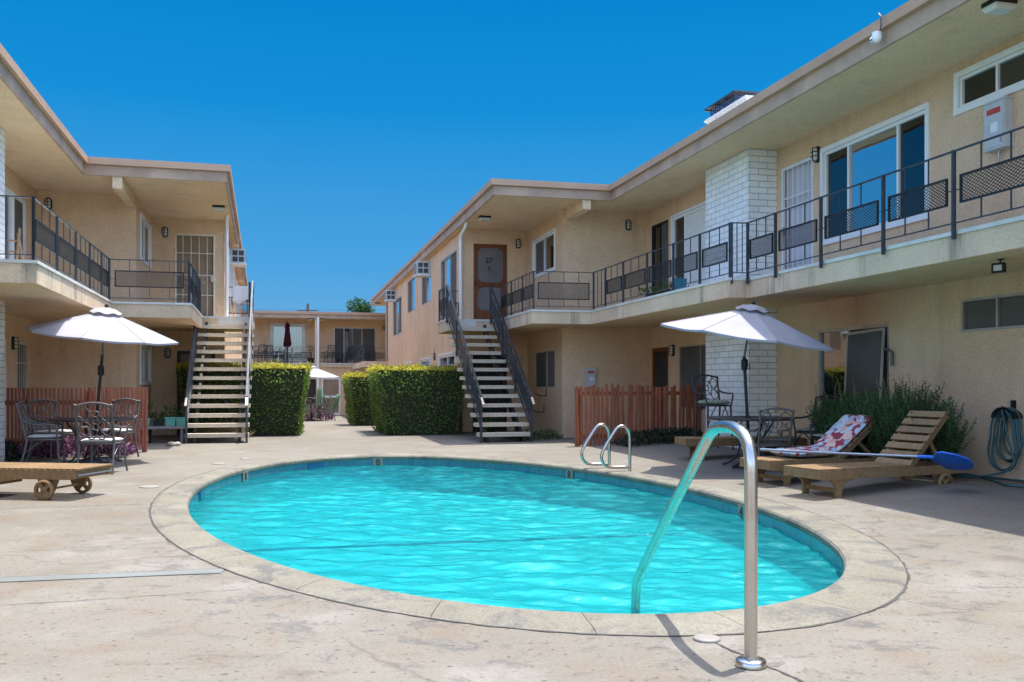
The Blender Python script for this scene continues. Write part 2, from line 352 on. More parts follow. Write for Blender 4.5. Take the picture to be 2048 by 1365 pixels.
# ------------------------------------------------------------------ mesh helpers
class MB:
    def __init__(s): s.v = []; s.f = []; s.sm = []
    def add(s, vs, fs, smooth=False):
        b = len(s.v); s.v += [tuple(v) for v in vs]
        for f in fs: s.f.append(tuple(b+i for i in f)); s.sm.append(smooth)
    def box(s, x0, x1, y0, y1, z0, z1):
        if x0 > x1: x0, x1 = x1, x0
        if y0 > y1: y0, y1 = y1, y0
        if z0 > z1: z0, z1 = z1, z0
        s.add([(x0,y0,z0),(x1,y0,z0),(x1,y1,z0),(x0,y1,z0),(x0,y0,z1),(x1,y0,z1),(x1,y1,z1),(x0,y1,z1)],
              [(0,3,2,1),(4,5,6,7),(0,1,5,4),(1,2,6,5),(2,3,7,6),(3,0,4,7)])
        return s
    def bar(s, a, b, w, h, up=(0,0,1)):
        a = Vector(a); b = Vector(b); d = (b-a).normalized(); u = Vector(up)
        r = d.cross(u)
        if r.length < 1e-4: r = d.cross(Vector((1, 0, 0)))
        r.normalize(); u = r.cross(d).normalized()
        vs = []
        for p in (a, b):
            for i, j in ((-1,-1),(1,-1),(1,1),(-1,1)): vs.append(p + r*(i*w/2) + u*(j*h/2))
        s.add(vs, [(0,1,2,3),(7,6,5,4),(0,4,5,1),(1,5,6,2),(2,6,7,3),(3,7,4,0)]); return s
    def tube(s, pts, r, n=8, closed=False, caps=True):
        P = [Vector(p) for p in pts]; m = len(P)
        rr = r if isinstance(r, (list, tuple)) else [r]*m
        d0 = (P[1]-P[0]).normalized(); u = d0.orthogonal().normalized(); vs = []
        for i in range(m):
            if closed: d = (P[(i+1) % m]-P[i-1]).normalized()
            else: d = (P[min(i+1, m-1)]-P[max(i-1, 0)]).normalized()
            u = (u - d*u.dot(d))
            u = u.normalized() if u.length > 1e-6 else d.orthogonal().normalized()
            w = d.cross(u)
            for k in range(n):
                a = 2*PI*k/n; vs.append(P[i] + (u*math.cos(a)+w*math.sin(a))*rr[i])
        fs = []
        for i in range(m if closed else m-1):
            j = (i+1) % m
            for k in range(n): fs.append((i*n+k, i*n+(k+1) % n, j*n+(k+1) % n, j*n+k))
        s.add(vs, fs, True)
        if caps and not closed:
            s.add(vs[:n], [tuple(range(n-1, -1, -1))]); s.add(vs[-n:], [tuple(range(n))])
        return s
    def lathe(s, prof, c=(0,0,0), n=24, axis='z', caps=True):
        vs = []; c = Vector(c)
        for r, z in prof:
            for k in range(n):
                a = 2*PI*k/n; x, y = r*math.cos(a), r*math.sin(a)
                p = {'z': (x, y, z), 'x': (z, x, y), 'y': (x, z, y)}[axis]
                vs.append(c+Vector(p))
        fs = []
        for i in range(len(prof)-1):
            for k in range(n): fs.append((i*n+k, i*n+(k+1) % n, (i+1)*n+(k+1) % n, (i+1)*n+k))
        s.add(vs, fs, True)
        if caps:
            if prof[0][0] > 1e-5: s.add(vs[:n], [tuple(range(n-1, -1, -1))])
            if prof[-1][0] > 1e-5: s.add(vs[-n:], [tuple(range(n))])
        return s
    def prism(s, poly, z0, z1):
        n = len(poly); vs = [(x, y, z0) for x, y in poly]+[(x, y, z1) for x, y in poly]
        s.add(vs, [tuple(range(n-1, -1, -1)), tuple(range(n, 2*n))]+[(i, (i+1) % n, n+(i+1) % n, n+i) for i in range(n)]); return s
    def plate(s, poly, a, b):
        """extrude a 3-D polygon from offset vector a to b"""
        n = len(poly); A = Vector(a); B = Vector(b)
        vs = [Vector(p)+A for p in poly]+[Vector(p)+B for p in poly]
        s.add(vs, [tuple(range(n-1, -1, -1)), tuple(range(n, 2*n))]+[(i, (i+1) % n, n+(i+1) % n, n+i) for i in range(n)]); return s
    def xf(s, M4):
        s.v = [tuple(M4 @ Vector(v)) for v in s.v]; return s
    def mesh(s, name, mat):
        me = bpy.data.meshes.new(name); me.from_pydata(s.v, [], s.f)
        me.polygons.foreach_set('use_smooth', s.sm)
        uv = me.uv_layers.new(name='UVMap'); out = [0.0]*(2*len(me.loops))
        for p in me.polygons:
            n = p.normal; ax = max(range(3), key=lambda i: abs(n[i]))
            i, j = ((1, 2), (0, 2), (0, 1))[ax]
            for li in p.loop_indices:
                v = s.v[me.loops[li].vertex_index]; out[2*li] = v[i]; out[2*li+1] = v[j]
        uv.data.foreach_set('uv', out)
        me.materials.append(mat); me.update(); return me
    def build(s, name, mat, parent=None, fix=False):
        off = parent.get('_o') if parent else None
        if off: s.v = [(x-off[0], y-off[1], z-off[2]) for x, y, z in s.v]
        if fix:
            bm = bmesh.new(); tmp = s.mesh(name, mat); bm.from_mesh(tmp); bmesh.ops.recalc_face_normals(bm, faces=bm.faces); bm.to_mesh(tmp); bm.free(); me = tmp
        else: me = s.mesh(name, mat)
        o = bpy.data.objects.new(name, me); C.objects.link(o)
        if parent:
            o.parent = parent
            if off: o['_o'] = list(off)
        return o
def tag(o, label, cat, group=None):
    o['label'] = label; o['category'] = cat
    if group: o['group'] = group
    return o
def thing(name, label, cat, loc=(0,0,0), rz=0, group=None, off=None):
    o = bpy.data.objects.new(name, None); C.objects.link(o); o.empty_display_size = .2
    o.location = loc; o.rotation_euler = (0, 0, rz); tag(o, label, cat, group)
    if off: o['_o'] = list(off)
    return o
def struct(o): o['kind'] = 'structure'; return o
def dup(src, loc, rz, label, group=None, scale=None):
    def cp(o, par):
        c = o.copy(); C.objects.link(c)
        if par: c.parent = par
        for ch in list(o.children): cp(ch, c)
        return c
    r = cp(src, None); r.location = loc; r.rotation_euler = (0, 0, rz); r['label'] = label
    if group: r['group'] = group
    if scale: r.scale = (scale,)*3
    return r
def text_mb(txt, size, ext=.004):
    cu = bpy.data.curves.new('t', 'FONT'); cu.body = txt; cu.size = size; cu.extrude = ext; cu.align_x = 'CENTER'; cu.align_y = 'CENTER'
    o = bpy.data.objects.new('t', cu); C.objects.link(o); dg = bpy.context.evaluated_depsgraph_get()
    me = bpy.data.meshes.new_from_object(o.evaluated_get(dg)); mb = MB()
    mb.add([v.co.copy() for v in me.vertices], [tuple(p.vertices) for p in me.polygons])
    bpy.data.objects.remove(o); bpy.data.meshes.remove(me); bpy.data.curves.remove(cu); return mb

class Frame:
    def __init__(s, vp): s.th = math.atan((1024-vp)/1850); s.c = math.cos(s.th); s.s = math.sin(s.th)
    def w(s, L, t, z=0): return Vector((L*s.c-t*s.s, L*s.s+t*s.c, z))
    def LT(s, X, Y): return (X*s.c+Y*s.s, -X*s.s+Y*s.c)
FR = Frame(571); FL = Frame(525); FB = Frame(548)
def sst(a, b, x):
    x = min(1, max(0, (x-a)/(b-a))); return x*x*(3-2*x)
def G(X, Y):
    """height of the paving: rises gently to the planting strip, falls along the walk to the rear building"""
    L, t = FR.LT(X, Y)
    return .13*sst(5.2, 8.2, L)*(1-sst(17, 22, t)) - .42*sst(24, 48, t)

# ================================================================== GROUND AND POOL
PC = Vector((-.71, 10.95, 0)); PU = Vector((-.322, .947, 0)); PV = Vector((.947, .322, 0))
def ell(a, A, B, z=0): return PC + PU*(A*math.cos(a)) + PV*(B*math.sin(a)) + Vector((0, 0, z))
IA, IB = 5.96, 2.945; OA, OB = 6.43, 3.31
K = 192
mb = MB(); vs = []; rings = []
dists = [0.0]+[.3*i for i in range(1, 8)]+[2.4+.6*i for i in range(40)]+[30, 40, 60, 100, 200, 500]
for d in dists:
    for k in range(K):
        a = 2*PI*k/K; p = ell(a, OA+d, OB+d*1.0)
        vs.append((p.x, p.y, G(p.x, p.y)))
fs = []
for i in range(len(dists)-1):
    for k in range(K): fs.append((i*K+k, i*K+(k+1) % K, (i+1)*K+(k+1) % K, (i+1)*K+k))
mb.add(vs, fs, True); dk = struct(mb.build('pool_deck', M['deck'], fix=True))
if dk.data.polygons[0].normal.z < 0: dk.data.flip_normals()

# coping: bullnosed stones with open joints
NS = 26; mb = MB()
for i in range(NS):
    a0 = 2*PI*(i+.0025+.13)/NS; a1 = 2*PI*(i+.9975+.13)/NS; m = 9; vs = []
    prof = [(-.43, -.05), (-.43, .004), (-.38, .014), (-.05, .012), (-.015, .004), (.0, -.016), (.0, -.05), (-.012, -.066)]
    # offset from inner edge: 0 = inner lip, .43+ = outside
    for j in range(m+1):
        a = a0+(a1-a0)*j/m
        for q, z in prof:
            t = -q/.43
            A = IA+(OA-IA)*t; B = IB+(OB-IB)*t
            vs.append(ell(a, A, B, z))
    n = len(prof); fs = []
    for j in range(m):
        for q in range(n-1): fs.append((j*n+q, (j+1)*n+q, (j+1)*n+q+1, j*n+q+1))
    fs.append(tuple(range(n))); fs.append(tuple(range(m*n+n-1, m*n-1, -1)))
    mb.add(vs, fs)
o = struct(mb.build('pool_coping', M['coping'], fix=True))
def ring(A0, B0, A1, B1, z, name, mat, jit=0):
    mb = MB(); vs = []
    for k in range(384):
        a = 2*PI*k/384; j = jit*random.uniform(.2, 1)
        vs += [ell(a, A0, B0, z), ell(a, A1+j, B1+j, z)]
    mb.add(vs, [(2*k, 2*((k+1) % 384), 2*((k+1) % 384)+1, 2*k+1) for k in range(384)])
    return struct(mb.build(name, mat, fix=True))
ring(OA-.03, OB-.03, OA+.004, OB+.004, .004, 'pool_joint', M['grout'], .022)
ring(IA+.02, IB+.02, OA-.02, OB-.02, -.02, 'pool_bond_beam', M['grout'])
# basin
mb = MB(); vs = []; zs = [(-.03, 0), (-.29, 0)]
for z, q in zs:
    for k in range(K): vs.append(ell(2*PI*k/K, IA+.012, IB+.012, z))
f = [(k, (k+1) % K, K+(k+1) % K, K+k) for k in range(K)]
# lay the tile pattern along the wall
me_b = MB(); me_b.add(vs, f, True); tile = me_b.build('pool_tile_band', M['tile'], fix=True); struct(tile)
per = [0.0]
for k in range(K): per.append(per[-1]+(ell(2*PI*(k+1)/K, IA, IB)-ell(2*PI*k/K, IA, IB)).length)
uvl = tile.data.uv_layers[0].data
for p in tile.data.polygons:
    k = p.index
    for li in p.loop_indices:
        vi = tile.data.loops[li].vertex_index; kk = vi % K
        u = per[k+1] if kk == (k+1) % K else per[k]
        uvl[li].uv = (u, -.05-tile.data.vertices[vi].co.z)
def floor_z(p):  # floor raised to its apparent depth, shaped to imitate refraction in the water
    q = (p-PC).dot(PU)
    return -.47-.04*sst(-6, -2, q)-.14*sst(-.2, 4.6, q)
mb = MB(); vs = []
sc_ = [1.0, .995, .98, .95, .9, .8, .68, .55, .42, .3, .18, .08]
for i, q in enumerate(sc_):
    for k in range(K):
        p = ell(2*PI*k/K, (IA+.012)*q, (IB+.012)*q)
        fz = floor_z(p); p.z = [-.29, -.38, fz+.04, fz+.01][i] if i < 4 else fz
        vs.append(p)
fs = [(i*K+k, i*K+(k+1) % K, (i+1)*K+(k+1) % K, (i+1)*K+k) for i in range(len(sc_)-1) for k in range(K)]
fs.append(tuple(range((len(sc_)-1)*K, len(sc_)*K)))
mb.add(vs, fs, True); struct(mb.build('pool_basin', M['plaster'], fix=True))
# dark tile line where the floor breaks to the deep end
mb = MB(); vs = []
for j in range(61):
    v = -2.8+5.6*j/60
    for du in (-.055, .055):
        p = PC+PU*(-.42-.10*v+du)+PV*v; p.z = floor_z(p)+.006; vs.append(p)
mb.add(vs, [(2*j, 2*j+1, 2*j+3, 2*j+2) for j in range(60)]); struct(mb.build('pool_floor_line', M['bluetile'], fix=True))
# water
mb = MB(); vs = []; nr = 210; KW = 640
wr = random.Random(11); WV = []
for i in range(44):
    lam = .095*(6.5**wr.random()); th = PI/2+wr.gauss(0, .75); k_ = 2*PI/lam; WV.append((k_*math.cos(th), k_*math.sin(th), wr.uniform(0, 6.28), (.042 if lam < .25 else .034)*lam/(2*PI), wr.uniform(.5, 2)))
def wave(x, y):
    X = x+.06*math.sin(2.1*y+.7*x); Y = y+.05*math.sin(1.9*x-1.1*y)
    return sum(a_*math.sin(kx*X+ky*Y+p) for kx, ky, p, a_, q in WV)
for i in range(nr):
    q = 1-i/nr
    for k in range(KW):
        p = ell(2*PI*k/KW, (IA+.012)*q, (IB+.012)*q); vs.append((p.x, p.y, -.165+wave(p.x, p.y)))
fs = [(i*KW+k, i*KW+(k+1) % KW, (i+1)*KW+(k+1) % KW, (i+1)*KW+k) for i in range(nr-1) for k in range(KW)]
fs.append(tuple(range((nr-1)*KW, nr*KW)))
mb.add(vs, fs, True); wt = struct(mb.build('water', M['water'], fix=True))
if wt.data.polygons[0].normal.z < 0: wt.data.flip_normals()
# depth numbers on the tile band, skimmer mouth
def on_tile(a, dz):
    p = ell(a, IA, IB); t = (ell(a+.01, IA, IB)-ell(a-.01, IA, IB)).normalized(); nrm = Vector((0, 0, 1)).cross(t).normalized()
    if nrm.dot(PC-p) < 0: nrm = -nrm
    return p+nrm*.004+Vector((0, 0, dz)), nrm
def facing(nrm):  # local -y looks along nrm
    return math.atan2(nrm.x, -nrm.y)
def pick(px):     # ellipse angle whose far-side tile is seen at the image column px (used once, to read the positions off the survey)
    best = None
    for k in range(2000):
        a = 2*PI*k/2000; p = ell(a, IA, IB)
        if p.y < 7.3 or p.dot(p) < 1: continue
        if px < 400 and p.x > PC.x: continue
        e = abs(1024+1850*p.x/p.y-px)+(0 if p.y > 9 or px > 1500 else 500)
        n_ = on_tile(a, 0)[1]
        if n_.dot(-p) < 0: continue
        if best is None or e < best[0]: best = (e, a)
    return best[1]
for px, t in ((756, '8'), (1139, '8'), (1484, '4'), (490, '8')):
    a = pick(px); p, nrm = on_tile(a, -.115)
    mk = thing('depth_marker', f'small pale tile reading {t} on the blue waterline band' , 'depth marker', p, facing(nrm), 'depth markers round the pool')
    mk['label'] = {756: 'pale depth tile reading 8 at the far end of the pool, opposite the path', 1139: 'pale depth tile reading 8 on the waterline beside the small ladder rails', 1484: 'pale depth tile reading 4 on the waterline of the shallow end', 490: 'small pale depth tile on the curved pool side facing the patio with the tilted parasol'}[px]
    MB().box(-.09, .09, -.004, .003, -.08, .08).build('tile', M['lid'], mk)
    tx = text_mb(t, .17, .002); tx.xf(Matrix.Translation((0, -.007, 0)) @ Matrix.Rotation(PI/2, 4, 'X')); tx.build('number', M['black'], mk)
for px, lab in ((632, 'dark skimmer opening in the far pool wall'), (405, 'dark skimmer opening in the pool wall near the wheeled lounger')):
    a = pick(px); p, nrm = on_tile(a, -.13)
    sk = MB().box(-.17, .17, -.003, .02, -.07, .055).build('skimmer_opening', M['bluetile']); sk.location = p; sk.rotation_euler = (0, 0, facing(nrm)); tag(sk, lab, 'skimmer', 'pool skimmers')
# patches, lids and joints in the paving
def flat(name, pts, mat, z=.004):
    mb = MB(); mb.add([(x, y, G(x, y)+z) for x, y in pts], [tuple(range(len(pts)))]); return mb.build(name, mat, fix=True)
mb = MB(); vs = []
for j in range(31):
    t = j/30; x = -4.6+t*2.6; y = 5.86+t*.56; w = .075+random.uniform(-.003, .003)
    vs += [(x, y-w, .004), (x, y+w, .004)]
mb.add(vs, [(2*j, 2*j+2, 2*j+3, 2*j+1) for j in range(30)]); struct(mb.build('drain_strip', M['patch'], fix=True))
mb = MB()
for sgn in (-1, 1):
    pts = [(-4.6+t*2.6, 5.86+t*.56+sgn*.082, .003) for t in [i/30 for i in range(31)]]
    vs = []
    for x, y, z in pts: w = random.uniform(.004, .010); vs += [(x, y-w, z), (x, y+w, z)]
    mb.add(vs, [(2*j, 2*j+2, 2*j+3, 2*j+1) for j in range(30)])
# control joints in the slab
def crack(a, b, w, amp, n=60):
    a = Vector(a); b = Vector(b); d = (b-a).normalized(); nn = Vector((-d.y, d.x)); vs = []; off = 0
    for j in range(n+1):
        p = a+(b-a)*j/n; off = off*.85+random.uniform(-amp, amp); p = p+nn*off; ww = w*random.uniform(.25, 1)
        for q in (-ww, ww):
            r = p+nn*q; vs.append((r.x, r.y, G(r.x, r.y)+.003))
    mb.add(vs, [(2*j, 2*j+2, 2*j+3, 2*j+1) for j in range(n)])
crack((-4.9, 4.75), (-1.7, 5.85), .004, .012); crack((1.02, 4.65), (1.45, 3.55), .011, .004); crack((-6.5, 9.15), (-4.0, 10.0), .008, .02)
crack((-4.2, 7.0), (-2.75, 7.6), .004, .01); crack((2.9, 5.9), (5.5, 5.9), .004, .012); crack((3.2, 8.2), (6.8, 7.3), .004, .015)
crack((2.1, 10.9), (4.3, 9.2), .005, .015); crack((-3.2, 20.8), (-.6, 21.6), .010, .01); crack((-1.6, 18.9), (-.5, 20.9), .008, .012); crack((-6.5, 8.2), (-3.7, 9.0), .003, .012)
struct(mb.build('slab_cracks', M['grout'], fix=True))
def disc(name, x, y, r, mat, label, cat, sx=1):
    z = G(x, y); mb = MB(); mb.lathe([(r, z+.001), (r, z+.010), (r-.012, z+.014), (0, z+.014)], (x, y, 0), 28)
    return tag(mb.build(name, mat), label, cat, 'lids set in the pool paving')
disc('paving_disc', -4.55, 11.62, .12, M['lid'], 'round cream skimmer lid in the paving near the wheeled lounger', 'lid')
disc('paving_disc', -4.62, 16.0, .09, M['lid'], 'small white round lid in the paving in front of the open staircase', 'lid')
disc('paving_disc', -4.75, 15.0, .12, M['lid'], 'small pinkish white lid between the staircase and the pool edge', 'lid')
disc('paving_disc', .99, 4.70, .07, M['lid'], 'chipped white patch lid by the coping next to the handrail', 'lid')

# ================================================================== BUILDING PARTS
def wallplane(mb, ax, cst, n, a0, a1, z0, z1, holes=(), rev=.11):
    """wall plane with rectangular openings; ax 'L' = plane at L=cst running along t, ax 't' = plane at t=cst running along L; n = outward sign"""
    P = (lambda a, z, o=0: (cst+n*o, a, z)) if ax == 'L' else (lambda a, z, o=0: (a, cst+n*o, z))
    A = sorted({a0, a1, *[h[0] for h in holes], *[h[1] for h in holes]}); Z = sorted({z0, z1, *[h[2] for h in holes], *[h[3] for h in holes]})
    A = [a for a in A if a0 <= a <= a1]; Z = [z for z in Z if z0 <= z <= z1]
    flip = (ax == 'L') == (n > 0)
    for i in range(len(A)-1):
        for j in range(len(Z)-1):
            ca, cz = (A[i]+A[i+1])/2, (Z[j]+Z[j+1])/2
            if any(h[0] < ca < h[1] and h[2] < cz < h[3] for h in holes): continue
            q = [P(A[i], Z[j]), P(A[i+1], Z[j]), P(A[i+1], Z[j+1]), P(A[i], Z[j+1])]
            mb.add(q, [(0, 1, 2, 3) if flip else (3, 2, 1, 0)])
    for h in holes:
        c = [(h[0], h[2]), (h[1], h[2]), (h[1], h[3]), (h[0], h[3])]
        for i in range(4):
            p, q = c[i], c[(i+1) % 4]
            mb.add([P(*p), P(*q), P(*q, -rev), P(*p, -rev)], [(0, 1, 2, 3) if not flip else (3, 2, 1, 0)])
def pb(mb, ax, cst, n, a0, a1, z0, z1, o0, o1):
    if ax == 'L': mb.box(cst+n*o0, cst+n*o1, a0, a1, z0, z1)
    else: mb.box(a0, a1, cst+n*o0, cst+n*o1, z0, z1)
def window(b, ax, cst, n, a0, a1, z0, z1, mull=(), fm='white', fw=.055, trim=0, panes=None, back=None, label=None, hz=(), name='window'):
    """frame (own mesh) with one pane per light; mull = positions along the wall"""
    mb = MB()
    o0, o1 = -.085, (.012 if not trim else .028)
    if trim:
        a0t, a1t, z0t, z1t = a0-trim, a1+trim, z0-trim, z1+trim
        pb(mb, ax, cst, n, a0t, a1t, z1, z1t, -.01, .03); pb(mb, ax, cst, n, a0t, a1t, z0t, z0, -.01, .034)
        pb(mb, ax, cst, n, a0t, a0, z0, z1, -.01, .03); pb(mb, ax, cst, n, a1, a1t, z0, z1, -.01, .03)
    o1 = -.005
    pb(mb, ax, cst, n, a0, a1, z1-fw, z1, o0, o1); pb(mb, ax, cst, n, a0, a1, z0, z0+fw, o0, o1)
    pb(mb, ax, cst, n, a0, a0+fw, z0+fw, z1-fw, o0, o1); pb(mb, ax, cst, n, a1-fw, a1, z0+fw, z1-fw, o0, o1)
    ms = sorted(mull)
    for m_ in ms: pb(mb, ax, cst, n, m_-fw*.45, m_+fw*.45, z0+fw, z1-fw, o0, o1-.006)
    for h_ in hz: pb(mb, ax, cst, n, a0+fw, a1-fw, h_-fw*.4, h_+fw*.4, o0, o1-.008)
    w = mb.build(name, M[fm], b)
    if label: w['label'] = label
    E = [a0+fw]+ms+[a1-fw]; panes = panes or ['glass']
    for i in range(len(E)-1):
        p = MB(); x0 = E[i]+(fw*.45 if i else 0); x1 = E[i+1]-(fw*.45 if i < len(E)-2 else 0)
        pb(p, ax, cst, n, x0, x1, z0+fw, z1-fw, -.052, -.046); p.build('pane', M[panes[i % len(panes)]], w)
    if back:
        mb = MB(); k = 0; d = []
        x = a0+.03; vs = []
        lo, hi = z0+.03, z1-.03
        while x < a1-.02:
            o = -.16+.018*math.sin(k*1.35); k += 1
            q = (cst+n*o, x) if ax == 'L' else (x, cst+n*o)
            vs += [(q[0], q[1], lo), (q[0], q[1], hi)]; x += .03
        mb.add(vs, [(2*i, 2*i+2, 2*i+3, 2*i+1) for i in range(len(vs)//2-1)], True); mb.build('curtain', M[back], w)  # with the dark backing this sheet is painted room shade, not a curtain
    return w
def bars_door(b, ax, cst, n, a0, a1, z0, z1, m, nv=5, hz=(.33, .66), slab='doorbeige', label=None, scroll=True):
    mb = MB(); pb(mb, ax, cst, n, a0, a1, z0, z1, -.10, -.075); d = mb.build('door', M[slab], b)
    if label: d['label'] = label
    mb = MB(); f = .045
    pb(mb, ax, cst, n, a0, a1, z1-f, z1, -.02, .022); pb(mb, ax, cst, n, a0, a0+f, z0, z1-f, -.02, .022); pb(mb, ax, cst, n, a1-f, a1, z0, z1-f, -.02, .022); pb(mb, ax, cst, n, a0+f, a1-f, z0, z0+f, -.02, .022)
    for i in range(1, nv):
        a = a0+(a1-a0)*i/nv; pb(mb, ax, cst, n, a-.008, a+.008, z0+f, z1-f, -.008, .008)
    for h in hz:
        z = z0+(z1-z0)*h; pb(mb, ax, cst, n, a0+f, a1-f, z-.009, z+.009, -.010, .010)
    if scroll:
        zc = z0+(z1-z0)*.45
        for i in (1, 2, 3):
            a = a0+(a1-a0)*(i+.0)/nv+(a1-a0)/nv/2
            for sg in (-1, 1):
                pts = []
                for q in range(15):
                    th = q*.45; r = .062-.0036*q
                    da, dz = sg*r*math.cos(th), .07*sg+r*math.sin(th)
                    pts.append((cst, a+da, zc+dz) if ax == 'L' else (a+da, cst, zc+dz))
                mb.tube(pts, .006, 5)
    mb.build('security_grille', M[m], d)
    mb = MB(); ah = a1-.075; pb(mb, ax, cst, n, ah-.03, ah+.03, z0+.92, z0+1.08, .0221, .034); pb(mb, ax, cst, n, ah-.05, ah-.03+.02, z0+1.0, z0+1.02, .034, .07); mb.build('handle', M['alu'], d)
    return d
def plain_door(b, ax, cst, n, a0, a1, z0, z1, frame, panel, label=None, rails=(.5,), lowbars=False):
    mb = MB(); f = .085
    pb(mb, ax, cst, n, a0, a1, z1-f, z1, -.08, .006); pb(mb, ax, cst, n, a0, a0+f, z0, z1-f, -.08, .006); pb(mb, ax, cst, n, a1-f, a1, z0, z1-f, -.08, .006); pb(mb, ax, cst, n, a0+f, a1-f, z0, z0+.14, -.08, .006)
    for r in rails:
        z = z0+(z1-z0)*r; pb(mb, ax, cst, n, a0+f, a1-f, z-.05, z+.05, -.08, .003)
    d = mb.build('door', M[frame], b)
    if label: d['label'] = label
    mb = MB(); pb(mb, ax, cst, n, a0+f, a1-f, z0+.14, z1-f, -.05, -.04); mb.build('screen', M[panel], d)
    if lowbars:
        mb = MB()
        for i in range(7):
            a = a0+f+(a1-a0-2*f)*(i+.5)/7; pb(mb, ax, cst, n, a-.011, a+.011, z0+.15, z0+(z1-z0)*.42, -.02, -.005)
        mb.build('grille', M['bar'], d)
    mb = MB(); pb(mb, ax, cst, n, a1-.07, a1-.03, z0+.95, z0+1.07, .006, .05); mb.build('handle', M['alu'], d)
    return d

def diamonds(mb, o, ux, uz, w, h, px, pz, st, th=.004):
    """expanded-metal lattice: strands clipped to a w x h rectangle (ux, uz may be skewed)"""
    o = Vector(o); ux = Vector(ux); uz = Vector(uz); nn = ux.cross(uz).normalized()
    for sg in (1, -1):
        k = -int(h/pz)-2
        while True:
            x0 = k*px; k += 1
            if x0 > w+h/pz*px+px: break
            # strand x = x0 + sg*(z/pz)*px (for sg<0 start mirrored)
            pts = []
            za, zb = 0.0, h
            fx = lambda z: x0+z/pz*px if sg > 0 else x0-z/pz*px
            # clip on x in [0,w]
            def zat(x): return (x-x0)*pz/px*sg
            lo, hi = sorted((zat(0), zat(w))); za = max(za, lo); zb = min(zb, hi)
            if zb-za < .004: continue
            a = o+ux*fx(za)+uz*za; b = o+ux*fx(zb)+uz*zb
            mb.bar(a, b, th, st, (b-a).cross(nn)) if False else mb.bar(a, b, th, st, nn.cross(b-a))
def panel(parent, a, b, zl, zh, name='mesh_panel', mat='rail', px=.060, pz=.037, st=.0075, fr=.022, slope=0):
    """framed expanded-metal panel between points a and b (lower edge), height zh-zl"""
    a = Vector(a); b = Vector(b); a.z += zl; b.z += zl; h = zh-zl; d = b-a; L = d.length; u = d/L; up = Vector((0, 0, 1)); mb = MB()
    nn = u.cross(up).normalized()
    for p, q in ((a, b), (a+up*h, b+up*h)): mb.bar(p, q, fr, fr, up)
    for p in (a, b): mb.bar(p-up*fr*.4, p+up*(h+fr*.4), fr, fr, nn)
    diamonds(mb, a, u, up, L, h, px, pz, st)
    return mb.build(name, M[mat], parent)
def railing(b, pts, z, h=.87, panels=True, nb=2, post=.036, pl=(.33, .66), mat='rail', zfun=None, skip=()):
    """posts at pts (in frame coordinates), rails, balusters and one mesh panel per bay"""
    P = [Vector((*p, z)) for p in pts]; up = Vector((0, 0, 1)); mb = MB()
    for p in P: mb.bar(p-up*.10, p+up*h, post, post, (P[-1]-P[0]).cross(up) if len(P) > 1 else (1, 0, 0))
    for i in range(len(P)-1):
        p, q = P[i], P[i+1]
        mb.bar(p+up*(h-.012), q+up*(h-.012), .030, .016); mb.bar(p+up*.075, q+up*.075, .016, .014)
        pn = panels and i not in skip
        for k in range(1, nb+1):
            r = p+(q-p)*k/(nb+1)
            if pn:
                mb.bar(r+up*.08, r+up*h*pl[0], .013, .013, (q-p)); mb.bar(r+up*h*pl[1], r+up*(h-.02), .013, .013, (q-p))
            else: mb.bar(r+up*.08, r+up*(h-.02), .013, .013, (q-p))
        if pn:
            zc = h*(pl[0]+pl[1])/2
            d = (q-p).normalized(); L = (q-p).length; e = min(.085, L*.08)
            mb.bar(p+up*zc, p+d*e+up*zc, .012, .012); mb.bar(q-d*e+up*zc, q+up*zc, .012, .012)
    r = mb.build('railing', M[mat], b)
    for i in range(len(P)-1):
        if panels and i not in skip:
            p, q = P[i], P[i+1]; d = (q-p).normalized(); L = (q-p).length; e = min(.11, L*.10)
            o = (q-p).cross(up).normalized()*.0
            panel(r, p+d*e+o, q-d*e+o, h*pl[0], h*pl[1], mat='panelmesh')
    return r
def roof(b, edge, closing, z0, name='roof'):
    """fascia board, gutter above it, soffit board and roof deck for an eave polyline EDGE (frame coords, outward on its left), closed by CLOSING points"""
    poly = list(edge)+list(closing)
    def inset(pl, d):
        out = []
        for i in range(len(edge)):
            p = Vector(edge[i]); dirs = []
            for j in (i-1, i):
                if 0 <= j < len(edge)-1: dirs.append((Vector(edge[j+1])-Vector(edge[j])).normalized())
            ns = [Vector((-q.y, q.x)) for q in dirs]
            if len(ns) == 2: v = (ns[0]+ns[1])/(1+ns[0].dot(ns[1]))
            else: v = ns[0]
            out.append(tuple(p+v*d))
        return out
    def band(o0, o1, za, zb, nm, mat, par):
        A = inset(edge, o0); B = inset(edge, o1); mb = MB()
        for i in range(len(edge)-1):
            vs = [(*A[i], za), (*A[i+1], za), (*B[i+1], za), (*B[i], za), (*A[i], zb), (*A[i+1], zb), (*B[i+1], zb), (*B[i], zb)]
            mb.add(vs, [(0, 3, 2, 1), (4, 5, 6, 7), (0, 1, 5, 4), (1, 2, 6, 5), (2, 3, 7, 6), (3, 0, 4, 7)])
        return mb.build(nm, M[mat], par, fix=True)
    ip = inset(edge, -.04)
    mb = MB(); mb.prism(ip+list(closing), z0+.03, z0+.30); r = mb.build(name, M['roofing'], b, fix=True)
    mb = MB(); mb.prism(ip+list(closing), z0, z0+.028); mb.build('soffit', M['soffit'], b, fix=True)
    band(-.04, 0, z0-.02, z0+.20, 'fascia', 'fascia', b)
    band(-.035, .07, z0+.19, z0+.325, 'gutter', 'trim', b)
    return r

